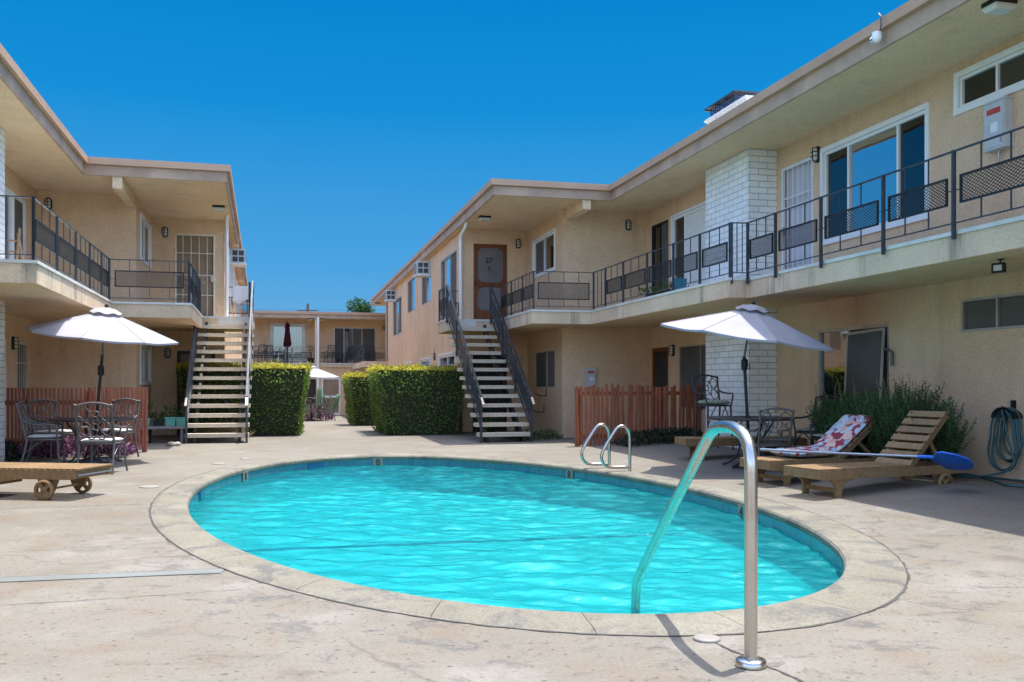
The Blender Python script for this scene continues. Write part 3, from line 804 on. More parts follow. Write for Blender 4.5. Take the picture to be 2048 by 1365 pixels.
# ================================================================== RIGHT APARTMENT BUILDING
ZD, ZB, ZS = 2.97, 2.66, 5.5
rb = thing('apartment_building', 'two-storey beige stucco apartment building with white brick chimney and balcony along the loungers', 'building', FR.w(8.58, 12), FR.th, 'stucco apartment blocks round the pool', off=(8.58, 12, 0))
mb = MB()
WA = 8.58
wallplane(mb, 'L', WA, -1, -2, 21.3, -.1, ZS, holes=[(13.82, 14.82, 2.99, 5.11), (11.02, 13.52, 3.64, 5.09), (8.2, 10.38, 4.9, 5.31), (11.84, 13.70, .12, 2.19), (8.2, 10.36, 1.97, 2.40),
          (19.87, 20.88, 2.99, 5.10), (17.6, 19.62, 3.2, 5.08), (19.87, 20.83, .0, 2.15), (17.6, 19.27, .75, 2.14)])
wallplane(mb, 't', 21.3, -1, 6.46, 8.58, -.2, ZS)
wallplane(mb, 'L', 6.46, -1, 21.3, 24.6, -.2, ZS, holes=[(21.93, 23.92, 4.15, 5.08), (21.95, 23.87, 1.21, 2.13)])
wallplane(mb, 't', 24.6, -1, 4.65, 6.46, -.2, ZS, holes=[(4.95, 5.88, 2.99, 5.10), (4.93, 5.88, .0, 2.12)])
wallplane(mb, 'L', 4.65, -1, 24.6, 43.5, -.6, ZS, holes=[(25.5, 28.2, 3.05, 5.07), (30.2, 32.3, 4.02, 5.05), (33.9, 36.2, 4.03, 5.30), (38.2, 41.2, 3.4, 4.95), (25.7, 28.5, 1.3, 2.16), (30.3, 32.5, 1.3, 2.13), (35, 37, 1.3, 2.1)])
wallplane(mb, 't', 43.5, 1, 4.65, 18, -.6, ZS); wallplane(mb, 't', -2, -1, 8.58, 18, -.1, ZS); wallplane(mb, 'L', 18, 1, -2, 43.5, -.6, ZS)
mb.build('wall', M['stucco_pink'], rb)
mb = MB(); mb.box(WA+.6, 17.9, -1.9, 43.4, ZB, ZB+.2); mb.box(WA+3.5, WA+3.6, -1.9, 43.4, 0, 5.4); mb.box(5.4, WA+3.5, 24.9, 25.0, 0, 5.4) if False else None
mb.build('inner_floor', M['dark'], rb)
roof(rb, [(7.22, -2), (7.22, 19.95), (4.47, 19.95), (4.47, 50.3)], [(18.3, 50.3), (18.3, -2)], ZS)
# balcony slab
sl_ = [(7.11, -2), (7.11, 13.3), (6.76, 13.3), (6.76, 20.05), (5.37, 20.05), (5.37, 23.5), (4.02, 23.5), (4.02, 24.95), (4.64, 24.95), (4.64, 24.59), (6.45, 24.59), (6.45, 21.29), (8.57, 21.29), (8.57, -2)]
def slab(b, poly, nout, z0, z1):
    mb = MB(); mb.prism(poly, z0, z1-.045); s_ = mb.build('balcony_slab', M['edge'], b, fix=True)
    mb = MB(); mb.prism(poly, z0-.004, z0-.001); mb.build('balcony_soffit', M['soffit'], b, fix=True)
    def off(poly, d):
        out = []; n = len(poly)
        for i in range(n):
            p = Vector(poly[i]); a = (p-Vector(poly[i-1])).normalized(); c = (Vector(poly[(i+1) % n])-p).normalized()
            na, nc = Vector((-a.y, a.x)), Vector((-c.y, c.x)); v = (na+nc)/(1+na.dot(nc))
            out.append(tuple(p+v*d) if i < nout else tuple(p))
        return out
    mb = MB(); mb.prism(off(poly, .018), z1-.044, z1); mb.build('balcony_coating', M['lip'], s_, fix=True)
    return s_
slab(rb, sl_, 9, ZB, ZD)
# chimney of white brick, through the eave
mb = MB(); mb.box(8.02, 8.59, 15.02, 16.75, -.1, ZS-.002)
ch = mb.build('chimney', M['brick'], rb)
mb = MB(); mb.box(8.02, 8.58, 15.1, 16.70, 5.80, 6.42); mb.box(7.98, 8.62, 15.06, 16.74, 6.42, 6.46); mb.build('chimney_top', M['chimneywhite'], ch)
mb = MB()
for x in (8.08, 8.46):
    for k in range(13): y = 15.62+k*.085; mb.box(x-.005, x+.005, y-.012, y+.012, 6.46, 6.66)
for y in (15.62, 16.64):
    for k in range(5): x = 8.08+k*.095; mb.box(x-.012, x+.012, y-.005, y+.005, 6.46, 6.66)
for z in (6.51, 6.56, 6.61): mb.box(8.07, 8.08, 15.62, 16.64, z-.006, z+.006); mb.box(8.08, 8.46, 15.61, 15.62, z-.006, z+.006); mb.box(8.08, 8.46, 16.64, 16.65, z-.006, z+.006)
mb.build('spark_arrestor', M['arrestor'], ch)
mb = MB(); mb.box(7.99, 8.55, 15.5, 16.76, 6.66, 6.69)
for k in range(4): mb.box(8.0, 8.54, 15.55+k*.38, 15.58+k*.38, 6.64, 6.6599)
mb.build('chimney_cap', M['vent'], ch)
mb = MB(); mb.box(6.55, 6.74, 19.99, 21.29, 5.26, ZS-.003); mb.build('beam', M['soffit'], rb)
# upper floor openings
bars_door(rb, 'L', WA, -1, 13.82, 14.82, 2.99, 5.11, 'barwhite', 6, (.2, .42, .66, .74), 'doorwhite', 'door with a white barred grille')
window(rb, 'L', WA, -1, 11.02, 13.52, 3.64, 5.09, (11.66, 12.87), 'white', .05, .075, ['glassdark', 'glassblue', 'glassdark'], 'curtain', 'wide white window of three lights reflecting the sky')
window(rb, 'L', WA, -1, 8.2, 10.38, 4.9, 5.31, (9.74, 9.05), 'white', .04, .075, ['glassdark', 'glass', 'glassdark'], None, 'low white window high under the eave')
window(rb, 'L', WA, -1, 19.87, 20.88, 2.99, 5.10, (20.4,), 'black', .04, 0, ['screen', 'glassdark'], None, 'dark sliding door')
window(rb, 'L', WA, -1, 17.6, 19.62, 3.2, 5.08, (19.0,), 'white', .06, .05, ['blind', 'glassdark'], None, 'white framed window half hidden by the brick chimney')
# lower floor
window(rb, 'L', WA, -1, 11.84, 13.70, .12, 2.19, (12.85,), 'alu', .05, 0, ['screen', 'glass'], None, 'aluminium sliding patio door behind the bush')
window(rb, 'L', WA, -1, 8.2, 10.36, 1.97, 2.40, (9.74,), 'alu', .035, 0, ['screen', 'screen'], None, 'low aluminium window with grey screens')
plain_door(rb, 'L', WA, -1, 19.87, 20.83, .0, 2.15, 'woodred', 'dark', 'brown wooden screen door', (.45,))
window(rb, 'L', WA, -1, 17.6, 19.27, .75, 2.14, (18.2,), 'alu', .03, 0, ['screen'], None, 'screened window beside the brick chimney')
window(rb, 'L', 6.46, -1, 21.93, 23.92, 4.15, 5.08, (22.95,), 'white', .055, .05, ['glass', 'screen'], 'dark', 'white sliding window by the corner door')
window(rb, 'L', 6.46, -1, 21.95, 23.87, 1.21, 2.13, (22.75,), 'alu', .025, 0, ['screengrey', 'screen'], None, 'lower window with dark screens')
plain_door(rb, 't', 24.6, -1, 4.93, 5.88, .0, 2.12, 'black', 'dark', 'dark door below the stair landing')
# the wooden screen door with the number
d27 = MB(); f = .10; a0, a1, z0, z1 = 4.95, 5.88, 2.99, 5.10
for q in ((a0, a0+f, z0, z1), (a1-f, a1, z0, z1), (a0+f, a1-f, z1-f, z1), (a0+f, a1-f, z0, z0+.30), (a0+f, a1-f, z0+.95, z0+1.07)): pb(d27, 't', 24.6, -1, *q, -.04, .012)
for zl, zh in ((z0+.30, z0+.95), (z0+1.07, z1-f)):
    for xa, sx in ((a0+f, 1), (a1-f, -1)):
        for zz, sz in ((zl, 1), (zh, -1)):
            pts = [(xa, zz), (xa+sx*.19, zz)]
            for k in range(1, 6):
                th = PI/2*k/5; pts.append((xa+sx*(.19-.19*math.sin(th))*.92, zz+sz*.19*(1-math.cos(th))*1.0))
            pts.append((xa, zz+sz*.19))
            if (sx > 0) != (sz > 0): pts = pts[::-1]
            d27.plate([(x, 24.6-.008, z) for x, z in pts], (0, 0, 0), (0, .03, 0))
d27 = d27.build('door', M['woodred'], rb); d27['label'] = 'brown wooden screen door with number 27'
mb = MB(); pb(mb, 't', 24.6, -1, a0+.05, a1-.05, z0+.25, z1-.05, -.03, -.022); mb.build('screen', M['screengrey'], d27)
tx = text_mb('27', .20, .006); tx.xf(Matrix.Translation((5.38, 24.6+.01, z0+1.66)) @ Matrix.Rotation(PI/2, 4, 'X')); tx.build('number', M['black'], d27)
mb = MB(); mb.box(5.37, 5.40, 24.6, 24.615, z0+1.40, z0+1.50); mb.build('knocker', M['black'], d27)
mb = MB(); mb.box(a0+.02, a0+.06, 24.6-.05, 24.6-.0125, z0+.98, z0+1.08); mb.build('handle', M['black'], d27)
# far wing
for a, b_, zl, zh, m_, pn, lb in ((25.5, 28.2, 3.05, 5.07, (26.6, 27.5), ['screen', 'glassblue', 'screen'], 'tall window at the wing corner'), (30.2, 32.3, 4.02, 5.05, (31.2,), ['glassblue', 'screen'], 'window below the air conditioner'), (33.9, 36.2, 4.03, 5.30, (35.0,), ['glassblue', 'screen'], 'small sliding window of the far wing'), (38.2, 41.2, 3.4, 4.95, (39.2, 40.1), ['screen', 'glassblue', 'screen'], 'tall window at the far end of the wing')):
    window(rb, 'L', 4.65, -1, a, b_, zl, zh, m_, 'alu', .05, 0, pn, None, lb)
for a, b_, zl, zh in ((25.7, 28.5, 1.3, 2.16), (30.3, 32.5, 1.3, 2.13), (35, 37, 1.3, 2.1)):
    window(rb, 'L', 4.65, -1, a, b_, zl, zh, ((a+b_)/2,), 'white', .07, .06, ['glass', 'glassdark'], 'dark')
# railings
railing(rb, [(7.06, t) for t in (4.2, 6.0, 7.4, 8.63, 9.85, 11.2, 12.4, 13.25)], ZD)
railing(rb, [(7.06, 13.25), (6.81, 13.3)], ZD, panels=False, nb=2)
railing(rb, [(6.81, t) for t in (13.35, 14.45, 15.55, 16.8, 18.1, 19.2, 20.0)], ZD, skip=(5,))
railing(rb, [(6.81, 20.0), (5.42, 20.1)], ZD, nb=3, pl=(.28, .70))
railing(rb, [(5.42, t) for t in (20.1, 21.1, 22.2, 23.3)], ZD)
railing(rb, [(4.06, 23.5), (4.06, 24.2), (4.06, 24.9)], ZD)
railing(rb, [(4.06, 24.9), (4.66, 24.9)], ZD, pl=(.22, .62))
# far balcony of the wing, seen past its end
mb = MB(); mb.box(3.5, 4.66, 43.0, 50.6, 2.08, 2.34); mb.build('balcony_slab', M['edge'], rb)
railing(rb, [(3.55, t) for t in (43.4, 44.8, 46.2, 47.6, 49, 50.4)], 2.34, panels=True, nb=1)
def downspout(b, pts, mat='white', r=.045):
    mb = MB(); mb.tube(pts, r, 10); mb.build('downspout', M[mat], b)
downspout(rb, [(4.56, 23.6, 5.62), (4.56, 23.6, 5.44), (4.57, 23.9, 5.36), (4.57, 24.3, 5.30), (4.58, 24.52, 5.25), (4.585, 24.53, 5.1), (4.585, 24.53, 3.0)])
downspout(rb, [(4.56, 40.8, 5.6), (4.56, 41.2, 5.45), (4.59, 43.2, 5.2), (4.59, 43.4, 5.0), (4.59, 43.4, -.3)], 'alu', .05)
mb = MB(); mb.tube([(8.53, 11.70, 1.56), (8.53, 11.70, 1.76), (8.5, 11.76, 1.80), (8.5, 11.84, 1.80)], .022, 8); mb.build('vent_pipe', M['castgrey'], rb)

# ================================================================== LEFT APARTMENT BUILDING
lb = thing('apartment_building', 'two-storey beige stucco apartment building behind the red slat fence and tilted white parasol', 'building', FL.w(-4.75, 18), FL.th, 'stucco apartment blocks round the pool', off=(-4.75, 18, 0))
mb = MB(); WL = -4.75
wallplane(mb, 'L', WL, 1, 4, 22.1, -.1, ZS, holes=[(17.9, 20.1, 3.2, 5.02), (20.25, 21.2, 2.99, 5.08), (20.33, 21.3, .02, 2.15), (17.6, 19.69, .3, 2.16)])
wallplane(mb, 't', 22.1, -1, -4.75, -2.72, -.1, ZS)
wallplane(mb, 'L', -2.72, 1, 22.1, 24.9, -.1, ZS, holes=[(22.85, 24.75, 4.21, 5.2), (22.8, 24.75, 1.32, 2.19)])
wallplane(mb, 't', 24.9, -1, -2.72, -.95, -.1, ZS, holes=[(-2.15, -1.17, 2.99, 5.12), (-2.1, -1.17, .0, 2.14)])
wallplane(mb, 'L', -.95, 1, 24.9, 46, -.6, ZS, holes=[(26.2, 28.6, 3.1, 5.1), (30.2, 32.5, 4.0, 5.1), (36, 38.5, 3.5, 5.1)])
wallplane(mb, 't', 46, 1, -16, -.95, -.6, ZS); wallplane(mb, 't', 4, -1, -16, -4.75, -.1, ZS); wallplane(mb, 'L', -16, -1, 4, 46, -.6, ZS)
mb.build('wall', M['stucco_pink'], lb)
mb = MB(); mb.box(-15.9, -5.2, 4.1, 45.9, ZB, ZB+.2); mb.box(-8.4, -8.3, 4.1, 45.9, 0, 5.4); mb.build('inner_floor', M['dark'], lb)
roof(lb, [(-.71, 46.5), (-.71, 20.05), (-3.43, 20.05), (-3.43, 4)], [(-16.3, 4), (-16.3, 46.5)], ZS)
sl2 = [(-4.74, 24.0), (-4.74, 24.0)]
sl2 = [(.0-.28, 25.3), (-.28, 24.0), (-1.43, 24.0), (-1.43, 20.2), (-2.95, 20.2), (-2.95, 13.75), (-4.02, 13.75), (-4.02, 4), (-4.74, 4), (-4.74, 22.09), (-2.73, 22.09), (-2.73, 24.89), (-.94, 24.89), (-.94, 25.3)]
slab(lb, sl2, 8, ZB, ZD)
mb = MB(); mb.box(-4.76, -4.12, 14.6, 16.98, -.1, ZS-.003); lch = mb.build('chimney', M['brick'], lb)
mb = MB(); mb.box(-2.92, -2.74, 20.09, 22.09, 5.24, ZS-.003); mb.build('beam', M['soffit'], lb)
window(lb, 'L', WL, 1, 17.9, 20.1, 3.2, 5.02, (19.0,), 'white', .07, .04, ['glassdark', 'glass'], 'dark', 'white framed balcony window')
window(lb, 'L', WL, 1, 20.25, 21.2, 2.99, 5.08, (), 'white', .06, 0, ['screen'], None, 'dark screened balcony door', name='door')
bars_door(lb, 'L', WL, 1, 20.33, 21.3, .02, 2.15, 'bar', 6, (.2, .5, .8), 'dark', 'ground-floor door with cream bars')
window(lb, 'L', WL, 1, 17.6, 19.69, .3, 2.16, (18.6,), 'white', .08, 0, ['glass', 'screenbrown'], None, 'white framed ground-floor window')
window(lb, 'L', -2.72, 1, 22.85, 24.75, 4.21, 5.2, (23.75,), 'white', .055, .04, ['glassdark', 'screenbrown'], 'dark', 'white sliding window over the balcony corner')
window(lb, 'L', -2.72, 1, 22.8, 24.75, 1.32, 2.19, (23.7,), 'white', .055, .05, ['glassdark', 'blind'], 'dark', 'white sliding window above the red fence')
bars_door(lb, 't', 24.9, -1, -2.15, -1.17, 2.99, 5.12, 'bar', 5, (.27, .51, .77), 'screenbrown', 'balcony door with cream security bars')
plain_door(lb, 't', 24.9, -1, -2.1, -1.17, .0, 2.14, 'black', 'screenbrown', 'dark framed screen door under the stairs', (.47,), True)
for a, b_, zl, zh in ((26.2, 28.6, 3.1, 5.1), (30.2, 32.5, 4.0, 5.1), (36, 38.5, 3.5, 5.1)):
    window(lb, 'L', -.95, 1, a, b_, zl, zh, ((a+b_)/2,), 'white', .06, .05, ['glassblue', 'screen'], 'dark')
railing(lb, [(-4.0, 13.8), (-3.0, 13.8)], ZD, panels=False, nb=2)
railing(lb, [(-3.0, t) for t in (13.8, 15.3, 16.75, 18.05, 19.3, 20.2)], ZD)
railing(lb, [(-3.0, 20.25), (-1.47, 20.25)], ZD, nb=3, pl=(.36, .72))
railing(lb, [(-1.47, t) for t in (20.25, 21.4, 22.6, 23.8)], ZD)
railing(lb, [(-.32, 24.0), (-.32, 24.65), (-.32, 25.25)], ZD)
railing(lb, [(-.94, 25.25), (-.32, 25.25)], ZD, pl=(.20, .68))
downspout(lb, [(-.84, 24.0, 5.64), (-.84, 24.05, 5.5), (-.86, 24.3, 5.42), (-.88, 24.7, 5.36), (-.885, 24.83, 5.3), (-.885, 24.84, 5.1), (-.885, 24.84, 3.0)])

# ================================================================== REAR APARTMENT BUILDING
ZG = -.42
T0 = 50.8
def bl(px, t=T0):
    k = (px-1024)/1850; return t*(k*FB.c+FB.s)/(FB.c-k*FB.s)
bb = thing('apartment_building', 'beige two-storey apartment building closing the far end of the courtyard', 'building', FB.w(bl(640), T0, ZG), FB.th, 'stucco apartment blocks round the pool', off=(bl(640), T0, ZG))
x0, x1 = bl(440), bl(860); tw = T0+1.7; yb = lambda y: 1.3-(y-768)/1850*49.9
mb = MB()
wallplane(mb, 't', T0+.05, -1, x0, x1, ZG, 2.2, holes=[(bl(643), bl(681), ZG+.02, 1.62), (bl(612), bl(632), ZG+.02, 1.55)])
tk = tw/T0
zt = lambda y: 1.3-(y-768)/1850*(49.9+1.65)
H1 = (bl(545, tw), bl(606, tw), 2.55, zt(653)); H2 = (bl(668, tw), bl(751, tw), 2.45, zt(655))
wallplane(mb, 't', tw, -1, x0, x1, 2.1, 4.86, holes=[H1, H2])
wallplane(mb, 'L', x0, -1, T0+.05, T0+9, ZG, 4.86); wallplane(mb, 'L', x1, 1, T0+.05, T0+9, ZG, 4.86); wallplane(mb, 't', T0+9, 1, x0, x1, ZG, 4.86)
mb.build('wall', M['stucco'], bb)
mb = MB(); mb.box(x0+.1, x1-.1, tw+1.2, tw+1.3, ZG, 4.8); mb.build('inner_wall', M['dark'], bb)
roof(bb, [(x0-.3, T0-.1), (x1, T0-.1)][::-1], [(x0-.3, T0+9.3), (x1, T0+9.3)], 4.84)
mb = MB(); mb.box(x0, x1, T0-.02, tw-.01, 2.2, 2.36); s_ = mb.build('balcony_slab', M['edge'], bb)
mb = MB(); mb.box(x0, x1, T0-.05, tw-.01, 2.361, 2.41); mb.build('balcony_coating', M['lip'], s_)
window(bb, 't', tw, -1, *H1, ((H1[0]+H1[1])/2,), 'alu', .06, .12, ['glass'], 'blind', 'wide window with white blinds')
window(bb, 't', tw, -1, *H2, (H2[0]+.55, H2[1]-.75), 'alu', .05, 0, ['screen', 'glass', 'screen'], 'blind', 'sliding balcony door with a white curtain')
plain_door(bb, 't', T0+.05, -1, bl(643), bl(681), ZG+.02, 1.62, 'white', 'screenbrown', 'brown screen door in a white frame', (.5,))
plain_door(bb, 't', T0+.05, -1, bl(612), bl(632), ZG+.02, 1.55, 'black', 'dark', 'dark door half behind the parasol')
railing(bb, [(bl(p), T0+.06) for p in (470, 505, 560, 585, 628)], 2.41, panels=True, nb=1)
railing(bb, [(bl(p), T0+.06) for p in (638, 690, 745, 800)], 2.41, panels=True, nb=1)
mb = MB(); mb.box(bl(630), bl(633.5), T0-.02, T0+.1, 2.41, 4.84); mb.build('post', M['soffit'], bb)
downspout(bb, [(bl(636), T0-.12, 4.85), (bl(636), T0-.12, ZG)], 'white', .06)

# ================================================================== STAIRCASES
def staircase(F, L0, L1, tb, tt, zt, mat, label, n=13):
    Lc = (L0+L1)/2
    st = thing('staircase', label, 'staircase', F.w(Lc, tb), F.th, 'open staircases to the upper floor', off=(Lc, tb, 0))
    run = (tt-tb)/n; rise = zt/(n+1)
    for i in range(n):
        mb = MB(); z = rise*(i+1); y = tb+run*i
        mb.box(L0, L1, y, y+.29, z-.085, z); mb.build('tread', M['tread'], st)
    for L in (L0+.2, L1-.2):
        mb = MB(); mb.bar((L, tb+.12, rise-.22), (L, tt+.02, zt-.20), .06, .20)
        for i in range(n): z = rise*(i+1); y = tb+run*i; mb.box(L-.03, L+.03, y+.03, y+.26, z-.22, z-.086)
        mb.box(L-.035, L+.035, tb+.05, tb+.13, -.05, rise-.09)
        mb.build('stringer', M['black'], st)
    mb = MB(); mb.box(L0+.08, L1+.0, tt-.005, tt+.07, zt-.17, zt-.001); mb.build('landing_edge', M['lip'], st)
    mb = MB(); mb.box(L0, L1, tt-.05, tt+.2, zt-.235, zt-.171); mb.build('landing_beam', M['tread'], st)
    for side, L in ((-1, L0+.035), (1, L1-.035)):
        A = Vector((L, tb-.02, rise)); B = Vector((L, tt-.02, zt+.02)); up = Vector((0, 0, 1)); mb = MB()
        P = [A+(B-A)*q for q in (0, .36, .68, 1)]
        for i, p in enumerate(P): mb.bar(p-up*(rise+.02 if i == 0 else .12), p+up*(.80 if i < 3 else .88), .045, .045, (1, 0, 0))
        mb.bar(A+up*.80, B+up*.88, .042, .05); mb.bar(A+up*.10, B+up*.10, .03, .024); mb.bar(A+up*.27, B+up*.27, .022, .02); mb.bar(A+up*.62, B+up*.64, .022, .02)
        for k in range(1, 9):
            p = A+(B-A)*k/9; mb.bar(p+up*.11, p+up*.27, .013, .013, (1, 0, 0)); mb.bar(p+up*.63, p+up*.80, .013, .013, (1, 0, 0))
        r = mb.build('railing', M[mat], st)
        u = (B-A).normalized()
        for i in range(3):
            p, q = P[i]+u*.07+up*.28, P[i+1]-u*.07+up*.28; mb = MB(); Ls = (q-p).length; h = .35
            mb.bar(p, q, .02, .022); mb.bar(p+up*h, q+up*h, .02, .022)
            mb.bar(p, p+up*h, .022, .02, (1, 0, 0)); mb.bar(q, q+up*h, .022, .02, (1, 0, 0))
            diamonds(mb, p, u, up, Ls, h, .055, .035, .010); mb.build('mesh_panel', M[mat], r)
        mb = MB(); e = A+up*.80; mb.bar(e-u*.03, e-u*.24-up*.02, .05, .035); mb.build('handrail_end', M['alu'], r)
    return st
def stair_at(F0, L0, L1, tb, tt, vp, mat, label):
    F = Frame(vp); p = F0.w((L0+L1)/2, tb); Lc, t = F.LT(p.x, p.y)   # the flights stand a few degrees off the walls
    return staircase(F, Lc-(L1-L0)/2, Lc+(L1-L0)/2, t, t+tt-tb, 2.95, mat, label)
stair_at(FR, 4.15, 5.38, 20.0, 23.5, 478, 'rail', 'open concrete tread staircase below the wooden door numbered 27')
stair_at(FL, -1.63, -.30, 21.2, 24.0, 595, 'railblue', 'open concrete tread staircase beside the red slat fence, lit by the sun')

# ================================================================== FENCES
def slat_fence(F, t, L0, L1, zb, zt, sw, gap, th, mat, name, label, jz=0, lean=0, post=True, rails=(.25, .95)):
    f = thing(name, label, 'fence', F.w((L0+L1)/2, t), F.th, None, off=((L0+L1)/2, t, 0))
    mb = MB(); x = L0
    while x < L1:
        w = sw*random.uniform(.9, 1.1); dz = random.uniform(-jz, jz); dl = random.uniform(-lean, lean); oy = random.uniform(-.012, .012)*(1 if lean else 0)
        a = Vector((x+w/2, t+oy, zb+random.uniform(-jz, jz)*.6)); b = Vector((x+w/2+dl, t+oy, zt+dz)); mb.bar(a, b, w, th, (0, 1, 0)); x += w+gap*random.uniform(.7, 1.3)
    mb.build('slats', M[mat], f)
    for z in rails: mb = MB(); mb.box(L0, L1, t+.02+th/2, t+.06+th/2, z-.04, z+.04); mb.build('rail', M[mat], f)
    if post:
        for L in (L0+.05, L1-.07): mb = MB(); mb.box(L-.045, L+.045, t+.061+th/2, t+.15+th/2, 0, zt-.06); mb.build('post', M[mat], f)
    return f
slat_fence(FL, 18.72, -3.12, -2.10, .10, 1.235, .048, .016, .03, 'fence', 'slat_fence', 'red slat fence panel with fine close slats at its free end')
slat_fence(FL, 18.80, -4.74, -3.13, .10, 1.225, .044, .030, .03, 'fence', 'slat_fence', 'red slat fence panel with open gaps behind the grey patio chairs')
slat_fence(FR, 18.1, 5.80, 8.56, .02, 1.27, .052, .036, .028, 'fenceold', 'slat_fence', 'weathered red fence of uneven leaning slats in front of the brick chimney', .05, .035, True, (.22, 1.1))

# ================================================================== POOL RAILS
def rail_path(base, dx, dy, pts, r, name, label, n=14, flange=True):
    t = thing(name, label, 'handrail', base, 0)
    P = [(dx*s_, dy*s_, z) for s_, z in pts]
    # round the corners by Chaikin
    for _ in range(2):
        Q = [P[0]]
        for a, b in zip(P, P[1:]):
            a, b = Vector(a), Vector(b); Q += [tuple(a*.75+b*.25), tuple(a*.25+b*.75)]
        P = Q+[P[-1]]
    mb = MB(); mb.tube(P, r, n); mb.build('pipe', M['steel'], t)
    if flange:
        mb = MB(); mb.lathe([(r*2.35, .0), (r*2.35, .022), (r*2.1, .03), (r*1.05, .034)], (0, 0, .004), 28); mb.build('flange', M['steel'], t)
    return t
rail_path((1.10, 4.26, 0), -.29, 1.8, [(0, 0), (0, .40), (0, .84), (.0, .97), (.03, 1.055), (.10, 1.09), (.18, 1.09), (.26, 1.07), (.33, .975), (.60, .585), (.90, .145), (.985, .02), (1.0, -.10), (1.0, -.46)], .030, 'pool_handrail', 'bent stainless pool handrail rising from a round flange by the coping', 18)
for x, y, lab in ((1.49, 14.18, 'rear one of the two stainless loops of the pool ladder'), (1.74, 13.66, 'front one of the two stainless loops of the pool ladder')):
    t = rail_path((x, y, 0), -.42, -.10, [(0, 0), (0, .3), (0, .52), (.04, .62), (.2, .68), (.42, .67), (.60, .57), (.98, .32), (1.04, .20), (.92, .10), (.70, .07), (.0, .07)], .023, 'ladder_rail', lab, 12, False)
    t['group'] = 'pool ladder rails'; t['category'] = 'ladder rail'

# ================================================================== PARASOLS
def parasol(base, hub, tilt, R, drop, label, group='open parasols', mat='canopy', polemat='black', n=8, rot=.2):
    p = thing('parasol', label, 'parasol', base, 0, group)
    hub = Vector(hub)
    T = Matrix.Rotation(tilt[0], 4, 'X') @ Matrix.Rotation(tilt[1], 4, 'Y'); T = Matrix.Translation(hub) @ T
    mb = MB(); rows = 7; sub = 6; vs = []; N_ = n*sub
    for i in range(rows+1):
        q = i/rows; q = .04+.96*q
        for k in range(N_):
            a = rot+2*PI*k/N_; fr = (k % sub)/sub; cut = math.cos(PI/n)/math.cos((fr-.5)*2*PI/n)
            sag = math.sin(PI*fr)*.055*q
            r = R*q*cut*(1-.05*math.sin(PI*fr)*q)
            vs.append((r*math.cos(a), r*math.sin(a), -drop*(q**1.04)-sag*.45))
    fs = [(i*N_+k, i*N_+(k+1) % N_, (i+1)*N_+(k+1) % N_, (i+1)*N_+k) for i in range(rows) for k in range(N_)]
    mb.add(vs, fs, False); mb.add([(v[0]*1.0, v[1], v[2]-.03) for v in vs[-N_:]]+vs[-N_:], [(N_+k, N_+(k+1) % N_, (k+1) % N_, k) for k in range(N_)])
    can = mb.xf(T).build('canopy', M[mat], p)
    mb = MB()
    for k in range(n):
        a = rot+2*PI*k/n; mb.tube([(R*q*math.cos(a), R*q*math.sin(a), -drop*(q**1.04)+.002) for q in (.06, .3, .55, .8, 1.0)], .0045, 5)
    mb.xf(T).build('seams', M[mat], can)
    mb = MB(); vs = []; m = 40
    for i in range(3):
        for k in range(m):
            a = 2*PI*k/m; r = (.03, .15, .25)[i]; vs.append((r*math.cos(a), r*math.sin(a), (.055, .032, -.035+.014*math.sin(a*7)*(i == 2))[i]))
    mb.add(vs, [(i*m+k, i*m+(k+1) % m, (i+1)*m+(k+1) % m, (i+1)*m+k) for i in range(2) for k in range(m)], True); mb.xf(T).build('vent_cap', M[mat], can)
    mb = MB(); mb.lathe([(.02, .04), (.03, .07), (.028, .10), (0, .115)], (0, 0, 0), 12); mb.xf(T).build('finial', M[polemat], p)
    for k in range(n):
        a = rot+2*PI*k/n; mb = MB(); c, s_ = math.cos(a), math.sin(a)
        mb.bar((.03*c, .03*s_, -.03), (R*.97*c, R*.97*s_, -drop-.015), .018, .012); mb.bar((.03*c, .03*s_, -.42), (R*.5*c, R*.5*s_, -drop*.5-.03), .014, .010)
        mb.xf(T).build('rib', M[polemat], p)
    j = T @ Vector((0, 0, -.75))
    mb = MB(); mb.tube([T @ Vector((0, 0, .0)), T @ Vector((0, 0, -.45)), j], .017, 10); mb.build('upper_pole', M['castgrey'], p)
    mb = MB(); mb.tube([(0, 0, 0), j*.5, j+Vector((0, 0, .02))], .024, 12); mb.build('pole', M[polemat], p)
    d = j.normalized(); cz = d*(1.52/d.z)
    if hub.z > 2: mb = MB(); mb.lathe([(.028, -.09), (.05, -.07), (.05, .07), (.028, .09)], cz, 14); mb.tube([cz, cz+Vector((.06, -.05, 0)), cz+Vector((.06, -.05, -.08))], .01, 6); mb.build('crank', M[polemat], p)
    mb = MB(); mb.lathe([(.26, 0), (.26, .05), (.08, .09), (.045, .12), (.045, .38), (.03, .39)], (0, 0, 0), 20); mb.build('base', M['castiron'], p)
    return p
LTab = Vector((-6.87, 15.15, 0)); RTab = Vector((3.55, 13.8, G(3.55, 13.8)))
parasol(LTab, (.20, .05, 2.50), (math.radians(4), math.radians(6.5)), 1.18, .40, 'white parasol tilted over the grey patio table by the slat fence', rot=.15)
parasol(RTab, (.04, .0, 2.36), (math.radians(5), math.radians(8.5)), 1.33, .43, 'pale parasol half in shade over the dark patio table by the brick chimney', rot=.05)

